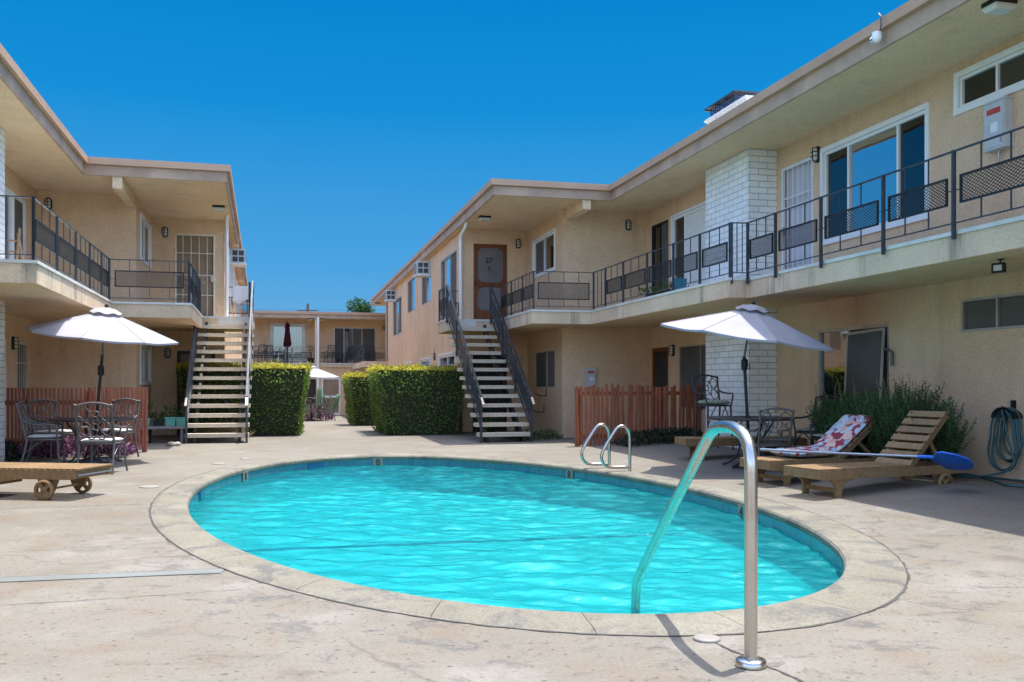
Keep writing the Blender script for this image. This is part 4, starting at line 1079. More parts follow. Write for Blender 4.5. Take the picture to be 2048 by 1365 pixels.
# ================================================================== PATIO TABLES
def table(loc, R, mat, label, h=.72):
    t = thing('patio_table', label, 'table', loc, 0, 'round patio tables')
    mb = MB(); mb.lathe([(.03, h-.022), (R-.03, h-.022), (R, h-.012), (R, h+.006), (R-.02, h+.014), (R-.05, h+.008), (.03, h+.008), (.03, h-.022)], (0, 0, 0), 40, caps=False); mb.build('tabletop', M[mat], t)
    for k in range(4):
        a = PI/4+k*PI/2; c, s_ = math.cos(a), math.sin(a)
        P = [(.62*R, h-.03), (.50*R, h-.14), (.34*R, h-.28), (.26*R, h-.42), (.32*R, .17), (.50*R, .06), (.66*R, .022), (.72*R, .012)]
        mb = MB(); mb.tube([(r*c, r*s_, z) for r, z in P], [.017, .018, .018, .018, .018, .018, .02, .026], 8)
        mb.tube([(.34*R*c, .34*R*s_, h-.03), (.45*R*c, .45*R*s_, h-.10), (.34*R*c, .34*R*s_, h-.28)], .010, 6); mb.build('leg', M[mat], t)
    mb = MB(); pts = [(.28*R*math.cos(2*PI*k/24), .28*R*math.sin(2*PI*k/24), h-.40) for k in range(24)]; mb.tube(pts, .010, 6, True); mb.build('ring', M[mat], t)
    return t
table(LTab, .66, 'castiron', 'round dark grey patio table under the tilted white parasol')
table(RTab, .64, 'castiron', 'round black patio table between the brick chimney and the loungers')

# ================================================================== PATIO CHAIRS
def chair(mat, label, loc=(0,0,0), rz=0, sh=.42, bh=.46, group='cast metal patio chairs'):
    ch = thing('patio_chair', label, 'chair', loc, rz, group); m = M[mat]
    mb = MB(); w = .235
    mb.tube([(-w, -.21, sh), (-w-.01, .0, sh), (-w, .2, sh), (-.1, .245, sh), (.1, .245, sh), (w, .2, sh), (w+.01, .0, sh), (w, -.21, sh)], .014, 8, True)
    for k in range(-4, 5): mb.bar((k*.052, -.21, sh), (k*.052, .235, sh), .02, .008)
    for y in (-.1, .02, .13): mb.bar((-w, y, sh-.006), (w, y, sh-.006), .02, .008)
    mb.build('seat', m, ch)
    B = lambda u, v: Vector((w*u*(1+.05*v), -.215-.115*v-.02*(1-u*u)*-1, sh+.06+bh*v*(1+.10*(1-u*u))))
    mb = MB()
    for s_ in (-1, 1):
        mb.tube([(s_*w, -.20, sh-.01), (s_*(w+.003), -.225, sh+.08), B(s_, .45), B(s_, .8), B(s_, 1.0)+Vector((s_*.006, -.006, .0))], [.017, .017, .016, .016, .02], 8)
        mb.lathe([(0, -.02), (.022, -.006), (.02, .014), (0, .026)], B(s_, 1.02), 8)
    mb.tube([B(-1+2*k/12, 1.0) for k in range(13)], .016, 8); mb.tube([B(-1+2*k/8, .06) for k in range(9)], .013, 8)
    bk = mb.build('backrest', m, ch)
    mb = MB()
    def ringuv(cu, cv, ru, rv, a0=0, a1=2*PI, r=.0075, n=16):
        pts = [B(cu+ru*math.cos(a0+(a1-a0)*k/n), cv+rv*math.sin(a0+(a1-a0)*k/n)) for k in range(n+(0 if abs(a1-a0) > 6.2 else 1))]
        mb.tube(pts, r, 5, abs(a1-a0) > 6.2)
    ringuv(0, .52, .16, .10); ringuv(0, .52, .42, .26)
    for su in (-1, 1):
        ringuv(su*.62, .72, .30, .19); ringuv(su*.62, .30, .30, .19); ringuv(su*.98, .52, .30, .17, PI/2 if su > 0 else -PI/2, 3*PI/2 if su > 0 else PI/2)
        ringuv(su*.30, .88, .26, .12, 0, PI); ringuv(su*.30, .12, .26, .12, PI, 2*PI)
        mb.tube([B(su*.08, .44), B(su*.3, .24), B(su*.62, .06)], .007, 5); mb.tube([B(su*.08, .60), B(su*.3, .80), B(su*.6, .98)], .007, 5)
    mb.build('scrollwork', m, bk)
    for s_ in (-1, 1):
        mb = MB(); mb.tube([B(s_, .48), (s_*(w+.02), -.14, sh+.235), (s_*(w+.04), .02, sh+.215), (s_*(w+.045), .15, sh+.22), (s_*(w+.04), .20, sh+.20), (s_*(w+.025), .205, sh+.12), (s_*w, .2, sh)], .015, 8); mb.build('arm', m, ch)
        mb = MB(); mb.tube([(s_*(w-.01), .205, sh), (s_*(w+.0), .22, sh*.5), (s_*(w+.02), .245, .0)], [.018, .016, .015], 8)
        mb.tube([(s_*(w-.005), .215, sh*.55), (s_*w*.6, .225, sh*.85), (s_*w*.35, .235, sh-.01)], .009, 6); mb.build('leg', m, ch)
        mb = MB(); mb.tube([(s_*w, -.20, sh), (s_*(w+.0), -.235, sh*.55), (s_*(w+.015), -.30, .0)], [.018, .017, .015], 8)
        mb.tube([(s_*w, -.22, sh*.55), (s_*w, -.06, sh*.88), (s_*w, .03, sh-.01)], .009, 6); mb.build('leg', m, ch)
    return ch
def cushion(loc, rz, z, mat, label, w=.235, d=.22, h=.055, group='chair cushions'):
    mb = MB(); nu, nv = 14, 14; vs = []; fs = []
    def sh(a): return max(0.0, 1-abs(a)**6)**.5
    for sgn in (1, -1):
        for i in range(nu+1):
            for j in range(nv+1):
                u, v = -1+2*i/nu, -1+2*j/nv; t = sh(u)*sh(v); tuft = .30*math.exp(-((u*u+v*v)*9))
                vs.append((w*u*(1-.05*v*v), d*v*(1-.05*u*u), z+h/2+sgn*(h/2)*t*(1-tuft)))
    q = (nu+1)*(nv+1)
    for s_ in (0, 1):
        for i in range(nu):
            for j in range(nv):
                a = s_*q+i*(nv+1)+j; f = (a, a+nv+1, a+nv+2, a+1); fs.append(f if s_ == 0 else f[::-1])
    mb.add(vs, fs, True); o = mb.build('seat_cushion', M[mat]); o.location = loc; o.rotation_euler = (0, 0, rz); return tag(o, label, 'cushion', group)
def at(x, y): return Vector((x, y, G(x, y)))
rad = math.radians
c0 = chair('castgrey', 'grey scrollwork patio chair with its back to the pool, white seat cushion', at(-6.0, 13.55), rad(3)); c0.scale = (1.04,)*3
def put_chair(src, x, y, rz, lab, sc_, cm=None, clab=None):
    c = dup(src, at(x, y), rz, lab, None, sc_)
    if cm: k = cushion(at(x, y), rz, .435, cm, clab); k.scale = (sc_,)*3
    return c
k = cushion(at(-6.0, 13.55), rad(3), .435, 'cushion', 'white cushion on the grey chair that turns its back to the pool'); k.scale = (1.04,)*3
put_chair(c0, -7.30, 14.45, rad(-72), 'grey patio chair seen from the side, nearest the wooden lounger', 1.04, 'cushion', 'plump white cushion on the side-on chair by the wooden lounger')
put_chair(c0, -7.85, 15.9, rad(-118), 'grey patio chair against the slat fence, partly behind the side-on chair', 1.04, 'cushion', 'white cushion on the chair against the slat fence')
put_chair(c0, -6.98, 16.25, rad(168), 'light grey patio chair facing the pool from behind the round table', 1.04, 'cushion', 'thin white cushion on the chair facing the pool behind the table')
d0 = chair('castiron', 'black scrollwork patio chair beside the patio door, near the bush', at(4.72, 14.35), rad(125))
k = cushion(at(4.72, 14.35), rad(125), .43, 'cushgreen', 'green patterned cushion on the black chair beside the patio door')
put_chair(d0, 4.55, 13.2, rad(95), 'black patio chair at the table, close behind the floral lounger pad', .95, 'cushgreen', 'green patterned cushion on the black chair behind the floral lounger pad')
e0 = chair('castgrey', 'silvery patio chair with its back to the pool, at the black table', at(3.60, 12.95), rad(4)); e0.scale = (.92,)*3
bc = chair('castiron', 'tall black patio chair against the weathered slat fence', at(3.62, 16.6), rad(196), .80, .44)
cushion(at(3.62, 16.6), rad(196), .815, 'cushgreen', 'green patterned cushion on the tall chair by the weathered fence', .24, .23, .085)

# ================================================================== SUN LOUNGERS
def lounger(foot, rz, Ln, w, h, label, back=None, hinge=1.4, group='wooden sun loungers'):
    t = thing('sun_lounger', label, 'sun lounger', foot, rz, group)
    hw = w/2
    for s_ in (-1, 1): mb = MB(); mb.box(0, Ln, s_*hw-.016, s_*hw+.016, h-.115, h-.012); mb.build('side_rail', M['teak'], t)
    for x0 in (-.03, Ln+.001): MB().box(x0, x0+.029, -hw-.016, hw+.016, h-.105, h-.012).build('end_rail', M['teak'], t)
    def slats(x0, x1):
        mb = MB(); x = x0
        while x < x1-.03: mb.box(x, x+.062, -hw-.012, hw+.012, h-.011, h+.009); x += .079
        return mb
    slats(-.03, hinge if back else Ln+.03).build('slats', M['teak'], t)
    for s_ in (-1, 1):
        y0, y1 = s_*(hw-.02)-.018, s_*(hw-.02)+.018; mb = MB()
        prof = [(.10, h-.116), (.16, h-.135), (.21, h-.17), (.225, h-.21), (.225, .0), (.30, .0), (.315, h-.22), (.36, h-.165), (.44, h-.13), (.52, h-.116)]
        mb.plate([(x, y0, z) for x, z in prof], (0, 0, 0), (0, y1-y0, 0)); mb.build('leg', M['teak'], t)
    mb = MB(); mb.box(.24, .27, -hw+.03, hw-.03, .07, .12); mb.build('stretcher', M['teak'], t)
    xw = Ln-.34; rw = .115
    for s_ in (-1, 1):
        mb = MB(); prof = [(xw-.13, h-.116), (xw-.07, rw-.03), (xw+.07, rw-.03), (xw+.13, h-.116)]
        y0 = s_*(hw-.055)-.014; mb.plate([(x, y0, z) for x, z in prof], (0, 0, 0), (0, .028, 0)); mb.build('wheel_bracket', M['teak'], t)
        yc = s_*(hw+.02); mb = MB()
        mb.lathe([(rw-.03, -.02), (rw, -.018), (rw, .018), (rw-.03, .02), (rw-.03, -.02)], (xw, yc, rw), 32, 'y', False)
        wh = mb.build('wheel', M['teak'], t)
        mb = MB(); mb.lathe([(.0, -.014), (.035, -.014), (.035, .014), (0, .014)], (xw, yc, rw), 20, 'y')
        for k in range(4):
            a = PI/4+k*PI/2; a1 = .30
            q = []
            for r in (.03, rw-.025):
                for d in (-a1, a1): q.append((xw+r*math.cos(a+d*(1 if r > .05 else 2)), rw+r*math.sin(a+d*(1 if r > .05 else 2))))
            poly = [q[0], q[1], q[3], q[2]]; mb.plate([(x, yc-.010, z) for x, z in poly], (0, 0, 0), (0, .020, 0))
        mb.build('spokes', M['teak'], wh)
    mb = MB(); mb.tube([(xw, -hw, rw), (xw, hw, rw)], .013, 8); mb.build('axle', M['oldwood'], t)
    mb = MB(); mb.tube([(Ln+.045, -hw+.02, h-.07), (Ln+.045, hw-.02, h-.07)], .009, 8)
    for s_ in (-1, 1): mb.bar((Ln+.02, s_*(hw-.03), h-.07), (Ln+.05, s_*(hw-.03), h-.07), .014, .014)
    mb.build('pull_handle', M['pole'], t)
    if back:
        bl_, ang = back; c, s_ = math.cos(ang), math.sin(ang)
        P = lambda d, y, o=0: Vector((hinge+d*c-o*s_, y, h-.03+d*s_+o*c)); mb = MB()
        for sg in (-1, 1): mb.bar(P(0, sg*(hw-.05)), P(bl_, sg*(hw-.05)), .03, .07, (-s_, 0, c))
        b_ = mb.build('backrest', M['teak'], t); mb = MB(); n = 7
        for k in range(n): d = .03+k*(bl_-.08)/(n-1); mb.bar(P(d, -hw+.01, .046), P(d, hw-.01, .046), .09, .02, (-s_, 0, c))
        mb.build('slats', M['teak'], b_)
        mb = MB()
        for sg in (-1, 1): mb.bar(P(bl_*.55, sg*(hw-.09), -.02), (Ln-.25, sg*(hw-.09), h-.07), .03, .04)
        mb.build('prop', M['teak'], t)
    return t
lounger(at(-7.15, 10.98), rad(-9), 2.35, .66, .345, 'flat wooden lounger with spoked wheels near the grey patio chairs')
lA = lounger(at(3.30, 10.48), rad(24), 2.22, .56, .335, 'wooden lounger with bare raised slat back, nearest the pool net', (.86, rad(46)), 1.38)
lB = lounger(at(3.09, 11.70), rad(24), 2.1, .56, .325, 'wooden lounger carrying the floral pad with its back raised', (.78, rad(37)), 1.12)
lounger(at(2.80, 15.25), rad(7), 2.0, .58, .36, 'flat wooden lounger partly behind the black patio table')
# shelf under the near lounger
sh_ = MB(); sh_.box(-.55, .55, -.26, .26, -.012, .012)
for k in range(7): sh_.box(-.55, .55, -.25+k*.073, -.19+k*.073, .0121, .020)
sh_ = sh_.build('wooden_tray', M['teak']); sh_.location = (-6.35, 10.72, .165); sh_.rotation_euler = (0, 0, rad(-9)); tag(sh_, 'slatted wooden tray hanging under the flat lounger with spoked wheels', 'tray')
# floral pad follows lounger B
def pad():
    path = [(.42, 0), (.8, 0), (1.08, .01), (1.22, .075), (1.38, .195), (1.58, .345), (1.75, .475)]
    P = [Vector((x, 0, .34+z)) for x, z in path]
    for _ in range(2):
        Q = [P[0]]
        for a, b in zip(P, P[1:]): Q += [a*.75+b*.25, a*.25+b*.75]
        P = Q+[P[-1]]
    cum = [0]
    for a, b in zip(P, P[1:]): cum.append(cum[-1]+(b-a).length)
    tot = cum[-1]; mb = MB(); nu, nv = 72, 18; vs = []; fs = []
    for sg in (1, -1):
        for i in range(nu+1):
            s_ = tot*i/nu; k = max(j for j in range(len(cum)) if cum[j] <= s_+1e-9); k = min(k, len(P)-2); q = (s_-cum[k])/(cum[k+1]-cum[k]); p = P[k].lerp(P[k+1], q)
            d = (P[min(k+2, len(P)-1)]-P[max(k-1, 0)]).normalized(); nn = Vector((-d.z, 0, d.x))
            for j in range(nv+1):
                v = -1+2*j/nv; e = (max(0, 1-abs(v)**5)**.5)*(max(0, 1-abs(2*s_/tot-1)**14)**.5)
                seg = .62+.38*abs(math.sin(PI*s_/.185))**.5; th = .060*e*seg*(.85+.15*abs(math.cos(PI*v*1.5)))
                vs.append(p+Vector((0, v*.262, 0))+nn*(.058+sg*th if sg > 0 else .058-.05*e))
    q = (nu+1)*(nv+1)
    for s_ in (0, 1):
        for i in range(nu):
            for j in range(nv): a = s_*q+i*(nv+1)+j; f = (a, a+nv+1, a+nv+2, a+1); fs.append(f if s_ == 0 else f[::-1])
    mb.add(vs, fs, True); o = mb.build('lounger_pad', M['floral'], fix=True); o.location = lB.location; o.rotation_euler = lB.rotation_euler
    tag(o, 'floral red, blue and white pad draped on a wooden lounger', 'lounger pad')
pad()
# skimmer net resting on the loungers
nt_ = thing('pool_net', 'pool skimmer net with blue scoop and long pale pole lying across the loungers', 'pool net', (3.12, 11.62, .475), 0)
a, b = Vector((0, 0, 0)), Vector((1.56, -1.20, .0))
mb = MB(); mb.tube([a, (a+b)/2+Vector((0, 0, -.006)), b], .016, 10); mb.build('pole', M['pole'], nt_)
d = (b-a).normalized(); n_ = Vector((-d.y, d.x, 0)); mb = MB()
mb.tube([b-d*.10, b+d*.07], .021, 10)
hoop = [(.05, .0), (.10, .06), (.17, .20), (.24, .235), (.40, .20), (.52, .11), (.545, .0), (.52, -.11), (.40, -.20), (.24, -.235), (.17, -.20), (.10, -.06)]
H3 = [b+d*x*.85+n_*y+Vector((0, 0, -.02-.05*x-.46*y)) for x, y in hoop]
mb.tube(H3, .013, 7, True); hp = mb.build('hoop', M['netblue'], nt_)
mb = MB(); cz_ = sum(H3, Vector())/len(H3)+Vector((0, 0, -.035)); m = len(H3)
in_ = [p.lerp(cz_, .45)+Vector((0, 0, -.02)) for p in H3]
mb.add(H3+in_+[cz_], [(k, (k+1) % m, m+(k+1) % m, m+k) for k in range(m)]+[(m+k, m+(k+1) % m, 2*m) for k in range(m)], True); mb.build('netting', M['netblue'], hp)

# ================================================================== PLANTS
def leaf(mb, p, d, ln, wd, nrm=None):
    d = Vector(d).normalized(); s_ = d.cross(nrm if nrm else Vector((random.uniform(-1, 1), random.uniform(-1, 1), random.uniform(-1, 1))))
    if s_.length < 1e-3: s_ = d.orthogonal()
    s_.normalize(); p = Vector(p)
    mb.add([p, p+d*ln*.5+s_*wd/2, p+d*ln, p+d*ln*.5-s_*wd/2], [(0, 1, 2, 3)])
def rdir(): 
    z = random.uniform(-1, 1); a = random.uniform(0, 2*PI); r = math.sqrt(1-z*z); return Vector((r*math.cos(a), r*math.sin(a), z))
def hedge(F, b0, b1, t0, t1, fl, zt, label, dens=430, ls=.062):
    """clipped hedge: base rectangle b0..b1 x t0..t1, flaring by fl towards the top"""
    Lc, tc = (b0+b1)/2, (t0+t1)/2; g = F.w(Lc, tc); z0 = G(g.x, g.y)
    h = thing('hedge', label, 'hedge', (g.x, g.y, z0), F.th, 'clipped hedges along the path', off=(Lc, tc, 0)); zt -= z0
    def pt(u, v, z):    # u, v in -1..1
        k = fl*(z/zt)**1.2
        return Vector((Lc+u*((b1-b0)/2+k), tc+v*((t1-t0)/2+k), z))
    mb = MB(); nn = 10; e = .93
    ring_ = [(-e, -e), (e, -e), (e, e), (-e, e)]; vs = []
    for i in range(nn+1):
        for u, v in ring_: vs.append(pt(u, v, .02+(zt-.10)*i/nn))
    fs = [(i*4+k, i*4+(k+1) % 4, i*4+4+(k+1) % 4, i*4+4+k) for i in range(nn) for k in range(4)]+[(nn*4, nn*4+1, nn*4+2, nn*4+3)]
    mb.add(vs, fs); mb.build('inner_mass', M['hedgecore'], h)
    mb = MB(); A = b1-b0+fl; B = t1-t0+fl
    def lump(x, y, z): return .022*math.sin(5.3*x+1.7*z)+.02*math.sin(4.1*y+3.3*z+x)+.016*math.sin(7*z+2*x-3*y)+.012*math.sin(13*x+11*y)
    faces = [('u', -1, B*zt), ('u', 1, B*zt), ('v', -1, A*zt), ('v', 1, A*zt), ('z', 1, A*B)]
    for ax, sg, ar in faces:
        for _ in range(int(ar*dens)):
            a_, z = random.uniform(-1, 1), random.uniform(.01, 1)*zt
            dep = random.random()**2*.13
            if ax == 'u': p = pt(sg, a_, z); nrm = Vector((sg, 0, .1))
            elif ax == 'v': p = pt(a_, sg, z); nrm = Vector((0, sg, .1))
            else: p = pt(a_, random.uniform(-1, 1), zt); nrm = Vector((0, 0, 1))
            p = p-nrm*dep+nrm*lump(*p)
            if ax == 'z' and random.random() < .06: p.z += random.uniform(.02, .09)
            d = (nrm*.7+rdir()*.9); leaf(mb, p, d, ls*random.uniform(.55, 1.6), ls*random.uniform(.45, .75), nrm+rdir()*.7)
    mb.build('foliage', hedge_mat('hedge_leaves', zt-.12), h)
    return h
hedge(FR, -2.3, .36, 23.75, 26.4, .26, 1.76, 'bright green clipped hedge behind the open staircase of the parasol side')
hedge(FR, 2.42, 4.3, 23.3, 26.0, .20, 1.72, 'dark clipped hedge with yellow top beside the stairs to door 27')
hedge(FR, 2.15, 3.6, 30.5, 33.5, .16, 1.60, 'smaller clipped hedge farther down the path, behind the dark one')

def rosemary():
    g = FR.w(7.98, 11.1); b = thing('rosemary_bush', 'sprawling dark green rosemary bush against the wall behind the loungers', 'bush', (g.x, g.y, G(g.x, g.y)), FR.th, None)
    st, fo = MB(), MB()
    for i in range(1500):
        a = random.uniform(0, 2*PI); r = math.sqrt(random.random()); x = r*math.cos(a)*.42; y = r*math.sin(a)*1.5
        lean = Vector((x*.9-.25*random.random(), y*.34+random.uniform(-.25, .25), 1.0)).normalized(); hh = (1.16-.40*r*r)*random.uniform(.62, 1.12)*(1.0-.13*math.sin(y*2.3+1))
        p = Vector((x*.6, y*.75, 0)); pts = []
        for k in range(6):
            q = k/5; pts.append(p+lean*hh*q+Vector((.03*math.sin(q*4+i), .03*math.cos(q*5+i), -.10*q*q*(abs(lean.y)+abs(lean.x)))))
        st.tube(pts, [.006, .005, .005, .004, .003, .002], 4, caps=False)
        for k in range(26):
            q = .18+.82*k/25; j = min(int(q*5), 4); c = pts[j].lerp(pts[j+1], q*5-j); dd = (pts[j+1]-pts[j]).normalized()
            for s_ in range(2): leaf(fo, c, dd*.9+rdir()*.8, random.uniform(.035, .062), .013)
    st.build('stems', M['bark'], b); fo.build('foliage', M['rosemary'], b)
    mb = MB()
    for i in range(22):
        y = random.uniform(-1.1, 1.1); p = Vector((random.uniform(-.35, .0), y, .7)); q = p+Vector((random.uniform(-.18, .02), random.uniform(-.1, .15), random.uniform(.35, .62)))
        mb.tube([p, (p+q)/2+Vector((0, .02, .02)), q], .004, 4, caps=False)
        for k in range(10): leaf(mb, p.lerp(q, .45+.055*k), rdir(), .022, .010)
    mb.build('flower_stalks', M['straw'], b)['kind'] = 'stuff'
rosemary()
def groundcover(name, F, L0, L1, t0, t1, n, mat, label, ln=.10, wd=.03, h=.16, kind='stuff'):
    mb = MB()
    for i in range(n):
        L, t = random.uniform(L0, L1), random.uniform(t0, t1); e = min(1, 4*min((L-L0)/(L1-L0), (L1-L)/(L1-L0), (t-t0)/(t1-t0), (t1-t)/(t1-t0))+.25)
        p = F.w(L, t); p.z = G(p.x, p.y)+random.random()*h*e; d = rdir(); d.z = abs(d.z)*.8+.1; leaf(mb, p, d, ln*random.uniform(.6, 1.3), wd*random.uniform(.7, 1.2))
    o = mb.build(name, M[mat]); o['kind'] = 'stuff'; o['label'] = label; o['category'] = 'ground cover'; return o
groundcover('purple_ground_cover', FL, -4.2, -2.3, 17.6, 18.6, 2600, 'purple', 'purple trailing ground cover in front of the red slat fence', .12, .035, .34)
groundcover('dark_ground_cover', FL, -4.7, -4.0, 16.9, 18.5, 900, 'darkleaf', 'dark leafy ground cover at the shaded end of the slat fence', .09, .04, .26)
groundcover('dark_ground_cover', FR, 6.5, 8.5, 17.0, 17.95, 2400, 'darkleaf', 'dark flecked ground cover along the foot of the weathered fence', .08, .04, .26)
groundcover('weeds', FR, 4.9, 6.2, 20.2, 21.0, 500, 'plant', 'low green weeds beside the foot of the stairs to door 27', .10, .03, .22)
groundcover('dry_grass', FL, -1.5, -.4, 22.3, 23.6, 900, 'straw', 'dry grass growing under the sunlit staircase', .30, .012, .25)
mb = MB(); poly = [FR.w(L, t) for L, t in ((8.57, 6.5), (7.55, 10.1), (7.45, 12.7), (7.7, 13.4), (8.57, 13.6))]
mb.add([(p.x, p.y, G(p.x, p.y)+.006) for p in poly], [tuple(range(len(poly)))]); struct(mb.build('planting_strip', M['soil'], fix=True))

def potted(name, loc, rz, label, w, d, h, mat, n, spread, lh, group=None, round_=False, woody=False, pm='plant'):
    t = thing(name, label, 'potted plant', loc, rz, group); mb = MB()
    if round_: mb.lathe([(w*.36, 0), (w*.5, h-.02), (w*.54, h), (w*.46, h), (w*.44, h-.04), (0, h-.04)], (0, 0, 0), 20)
    else:
        q = .86; vs = [(-w/2*q, -d/2*q, 0), (w/2*q, -d/2*q, 0), (w/2*q, d/2*q, 0), (-w/2*q, d/2*q, 0), (-w/2, -d/2, h), (w/2, -d/2, h), (w/2, d/2, h), (-w/2, d/2, h)]
        mb.add(vs, [(0, 3, 2, 1), (0, 1, 5, 4), (1, 2, 6, 5), (2, 3, 7, 6), (3, 0, 4, 7)]); mb.box(-w/2+.01, w/2-.01, -d/2+.01, d/2-.01, h-.05, h-.03); mb.box(-w/2-.008, w/2+.008, -d/2-.008, -d/2+.004, h-.02, h+.003); mb.box(-w*.16, w*.16, -d/2*.97-.005, -d/2*.97+.005, h*.68, h*.78)
    mb.build('pot', M[mat], t); mb = MB()
    if woody: mb.tube([(0, 0, h-.05), (.01, 0, h+lh*.3), (-.05, .0, h+lh*.6)], .015, 6); mb.tube([(.01, 0, h+lh*.3), (.09, 0, h+lh*.65)], .012, 6); mb.tube([(0, 0, h), (-.1, .03, h+lh*.5)], .011, 6)
    for i in range(n):
        a = random.uniform(0, 2*PI); r = math.sqrt(random.random())*spread; z = h-.03+lh*(random.uniform(.5, 1) if woody else random.random())
        p = Vector((r*math.cos(a), r*math.sin(a)*.7, z)); dd = rdir(); dd.z = abs(dd.z)*.7+.1; leaf(mb, p, dd, random.uniform(.05, .11), .028)
    mb.build('foliage', M[pm], t); return t
bp = lambda L, t, z: FL.w(L, t, z)
bn = thing('plant_bench', 'low grey plank bench holding mint planters below the balcony', 'bench', FL.w(-2.25, 21.7), FL.th, None, off=(-2.25, 21.7, 0))
mb = MB(); mb.box(-2.72, -1.62, 21.55, 21.9, .31, .37); mb.build('plank', M['greybench'], bn)
for L in (-2.66, -1.75): mb = MB(); mb.box(L, L+.06, 21.6, 21.86, 0, .309); mb.build('leg', M['greybench'], bn)
potted('potted_plant', bp(-2.50, 21.72, .371), FL.th, 'mint planter with a small woody succulent at the fence end of the bench', .24, .2, .17, 'mint', 90, .15, .36, 'planters on the bench', False, True)
potted('potted_plant', bp(-2.22, 21.72, .371), FL.th, 'dark bushy plant between the mint planters on the bench', .2, .18, .12, 'basketdark', 150, .17, .2, 'planters on the bench')
potted('potted_plant', bp(-1.96, 21.72, .371), FL.th, 'mint planter in the middle of the bench under leafy stems', .22, .2, .19, 'mint', 130, .16, .28, 'planters on the bench')
potted('potted_plant', bp(-1.74, 21.72, .371), FL.th, 'mint planter at the stair end of the bench', .2, .2, .19, 'mint', 80, .12, .14, 'planters on the bench')
tb_ = MB(); tb_.lathe([(.11, 0), (.13, .27), (.14, .285), (.125, .285), (.12, .25), (0, .25)], (0, 0, 0), 20); tb_ = tb_.build('tub', M['basketdark']); tb_.location = bp(-2.48, 21.72, .0); tag(tb_, 'dark tub standing under the plank bench', 'tub')
for i, (L, t) in enumerate(((-1.90, 20.55), (-1.80, 20.62), (-1.72, 20.55), (-1.83, 20.45))):
    mb = MB(); s_ = .05+.012*i; vs = []
    for k in range(6):
        for j in range(8): a = 2*PI*j/8; z = -1+2*k/5; r = math.sqrt(max(0.02, 1-z*z)); vs.append((s_*r*math.cos(a)*random.uniform(.85, 1.15), s_*r*math.sin(a)*.8, s_*.6*z+s_*.55))
    mb.add(vs, [(k*8+j, k*8+(j+1) % 8, k*8+8+(j+1) % 8, k*8+8+j) for k in range(5) for j in range(8)]+[tuple(range(40, 48))], True); o = mb.build('stone', M['stone']); o.location = FL.w(L, t); tag(o, 'small pale stone in the pile at the foot of the sunlit stairs', 'stone', 'stones at the foot of the stairs')
# spiky plant under the stairs to door 27
g = FR.w(4.9, 22.4); ag = thing('spiky_plant', 'spiky leaved plant growing under the stairs to door 27', 'plant', (g.x, g.y, 0)); mb = MB()
for i in range(46):
    a = random.uniform(0, 2*PI); ln = random.uniform(.6, 1.15); el = random.uniform(.5, 1.3); d = Vector((math.cos(a)*math.cos(el), math.sin(a)*math.cos(el), math.sin(el)))
    sd = d.cross(Vector((0, 0, 1))).normalized()*.022; m1 = d*ln*.55; e_ = d*ln+Vector((0, 0, -.12*ln)); mb.add([sd*-1, sd, m1+sd, m1-sd, e_], [(0, 1, 2, 3), (3, 2, 4)])
mb.build('leaves', M['plant'], ag)
mb = MB(); mb.lathe([(.12, 0), (.15, .24), (.16, .25), (.0, .23)], (0, 0, 0), 18); mb.build('pot', M['basketdark'], ag)

# ================================================================== FIXTURES ON THE WALLS
def wl_proto():
    t = thing('wall_lamp', '', 'wall lamp', (0, 0, 0), 0, 'caged oval wall lamps'); mb = MB(); n = 20
    def oval(w, h): 
        return [(w*math.cos(2*PI*k/n)*1.0, h*math.sin(2*PI*k/n)/abs(max(abs(math.sin(2*PI*k/n)), .72)) if False else h*math.sin(2*PI*k/n)) for k in range(n)]
    def stad(w, h): return [(w*math.cos(a), (h-w)*(1 if math.sin(a) >= 0 else -1)+w*math.sin(a)) for a in [2*PI*(k+.5)/n for k in range(n)]]
    def loft(rows):
        vs = [(x, y, z) for (w, h, y) in rows for x, z in stad(w, h)]; m_ = MB(); m_.add(vs, [(i*n+k, i*n+(k+1) % n, (i+1)*n+(k+1) % n, (i+1)*n+k) for i in range(len(rows)-1) for k in range(n)]+[tuple(range((len(rows)-1)*n, len(rows)*n))], True); return m_
    loft([(.075, .135, 0), (.075, .135, -.035), (.062, .122, -.05), (.05, .108, -.05)]).build('housing', M['black'], t, fix=True)
    loft([(.05, .108, -.048), (.048, .10, -.08), (.034, .08, -.10)]).build('glass', M['lampglass'], t, fix=True)
    mb = MB(); mb.box(-.006, .006, -.112, -.100, -.10, .10); mb.box(-.055, .055, -.110, -.099, .03, .042); mb.box(-.055, .055, -.110, -.099, -.042, -.03)
    for z in (-.036, .036): mb.box(-.062, -.052, -.11, -.045, z-.006, z+.006); mb.box(.052, .062, -.11, -.045, z-.006, z+.006)
    mb.box(-.006, .006, -.11, -.045, .10, .112); mb.box(-.006, .006, -.11, -.045, -.112, -.10); mb.build('cage', M['black'], t); return t
wl = wl_proto(); first = True
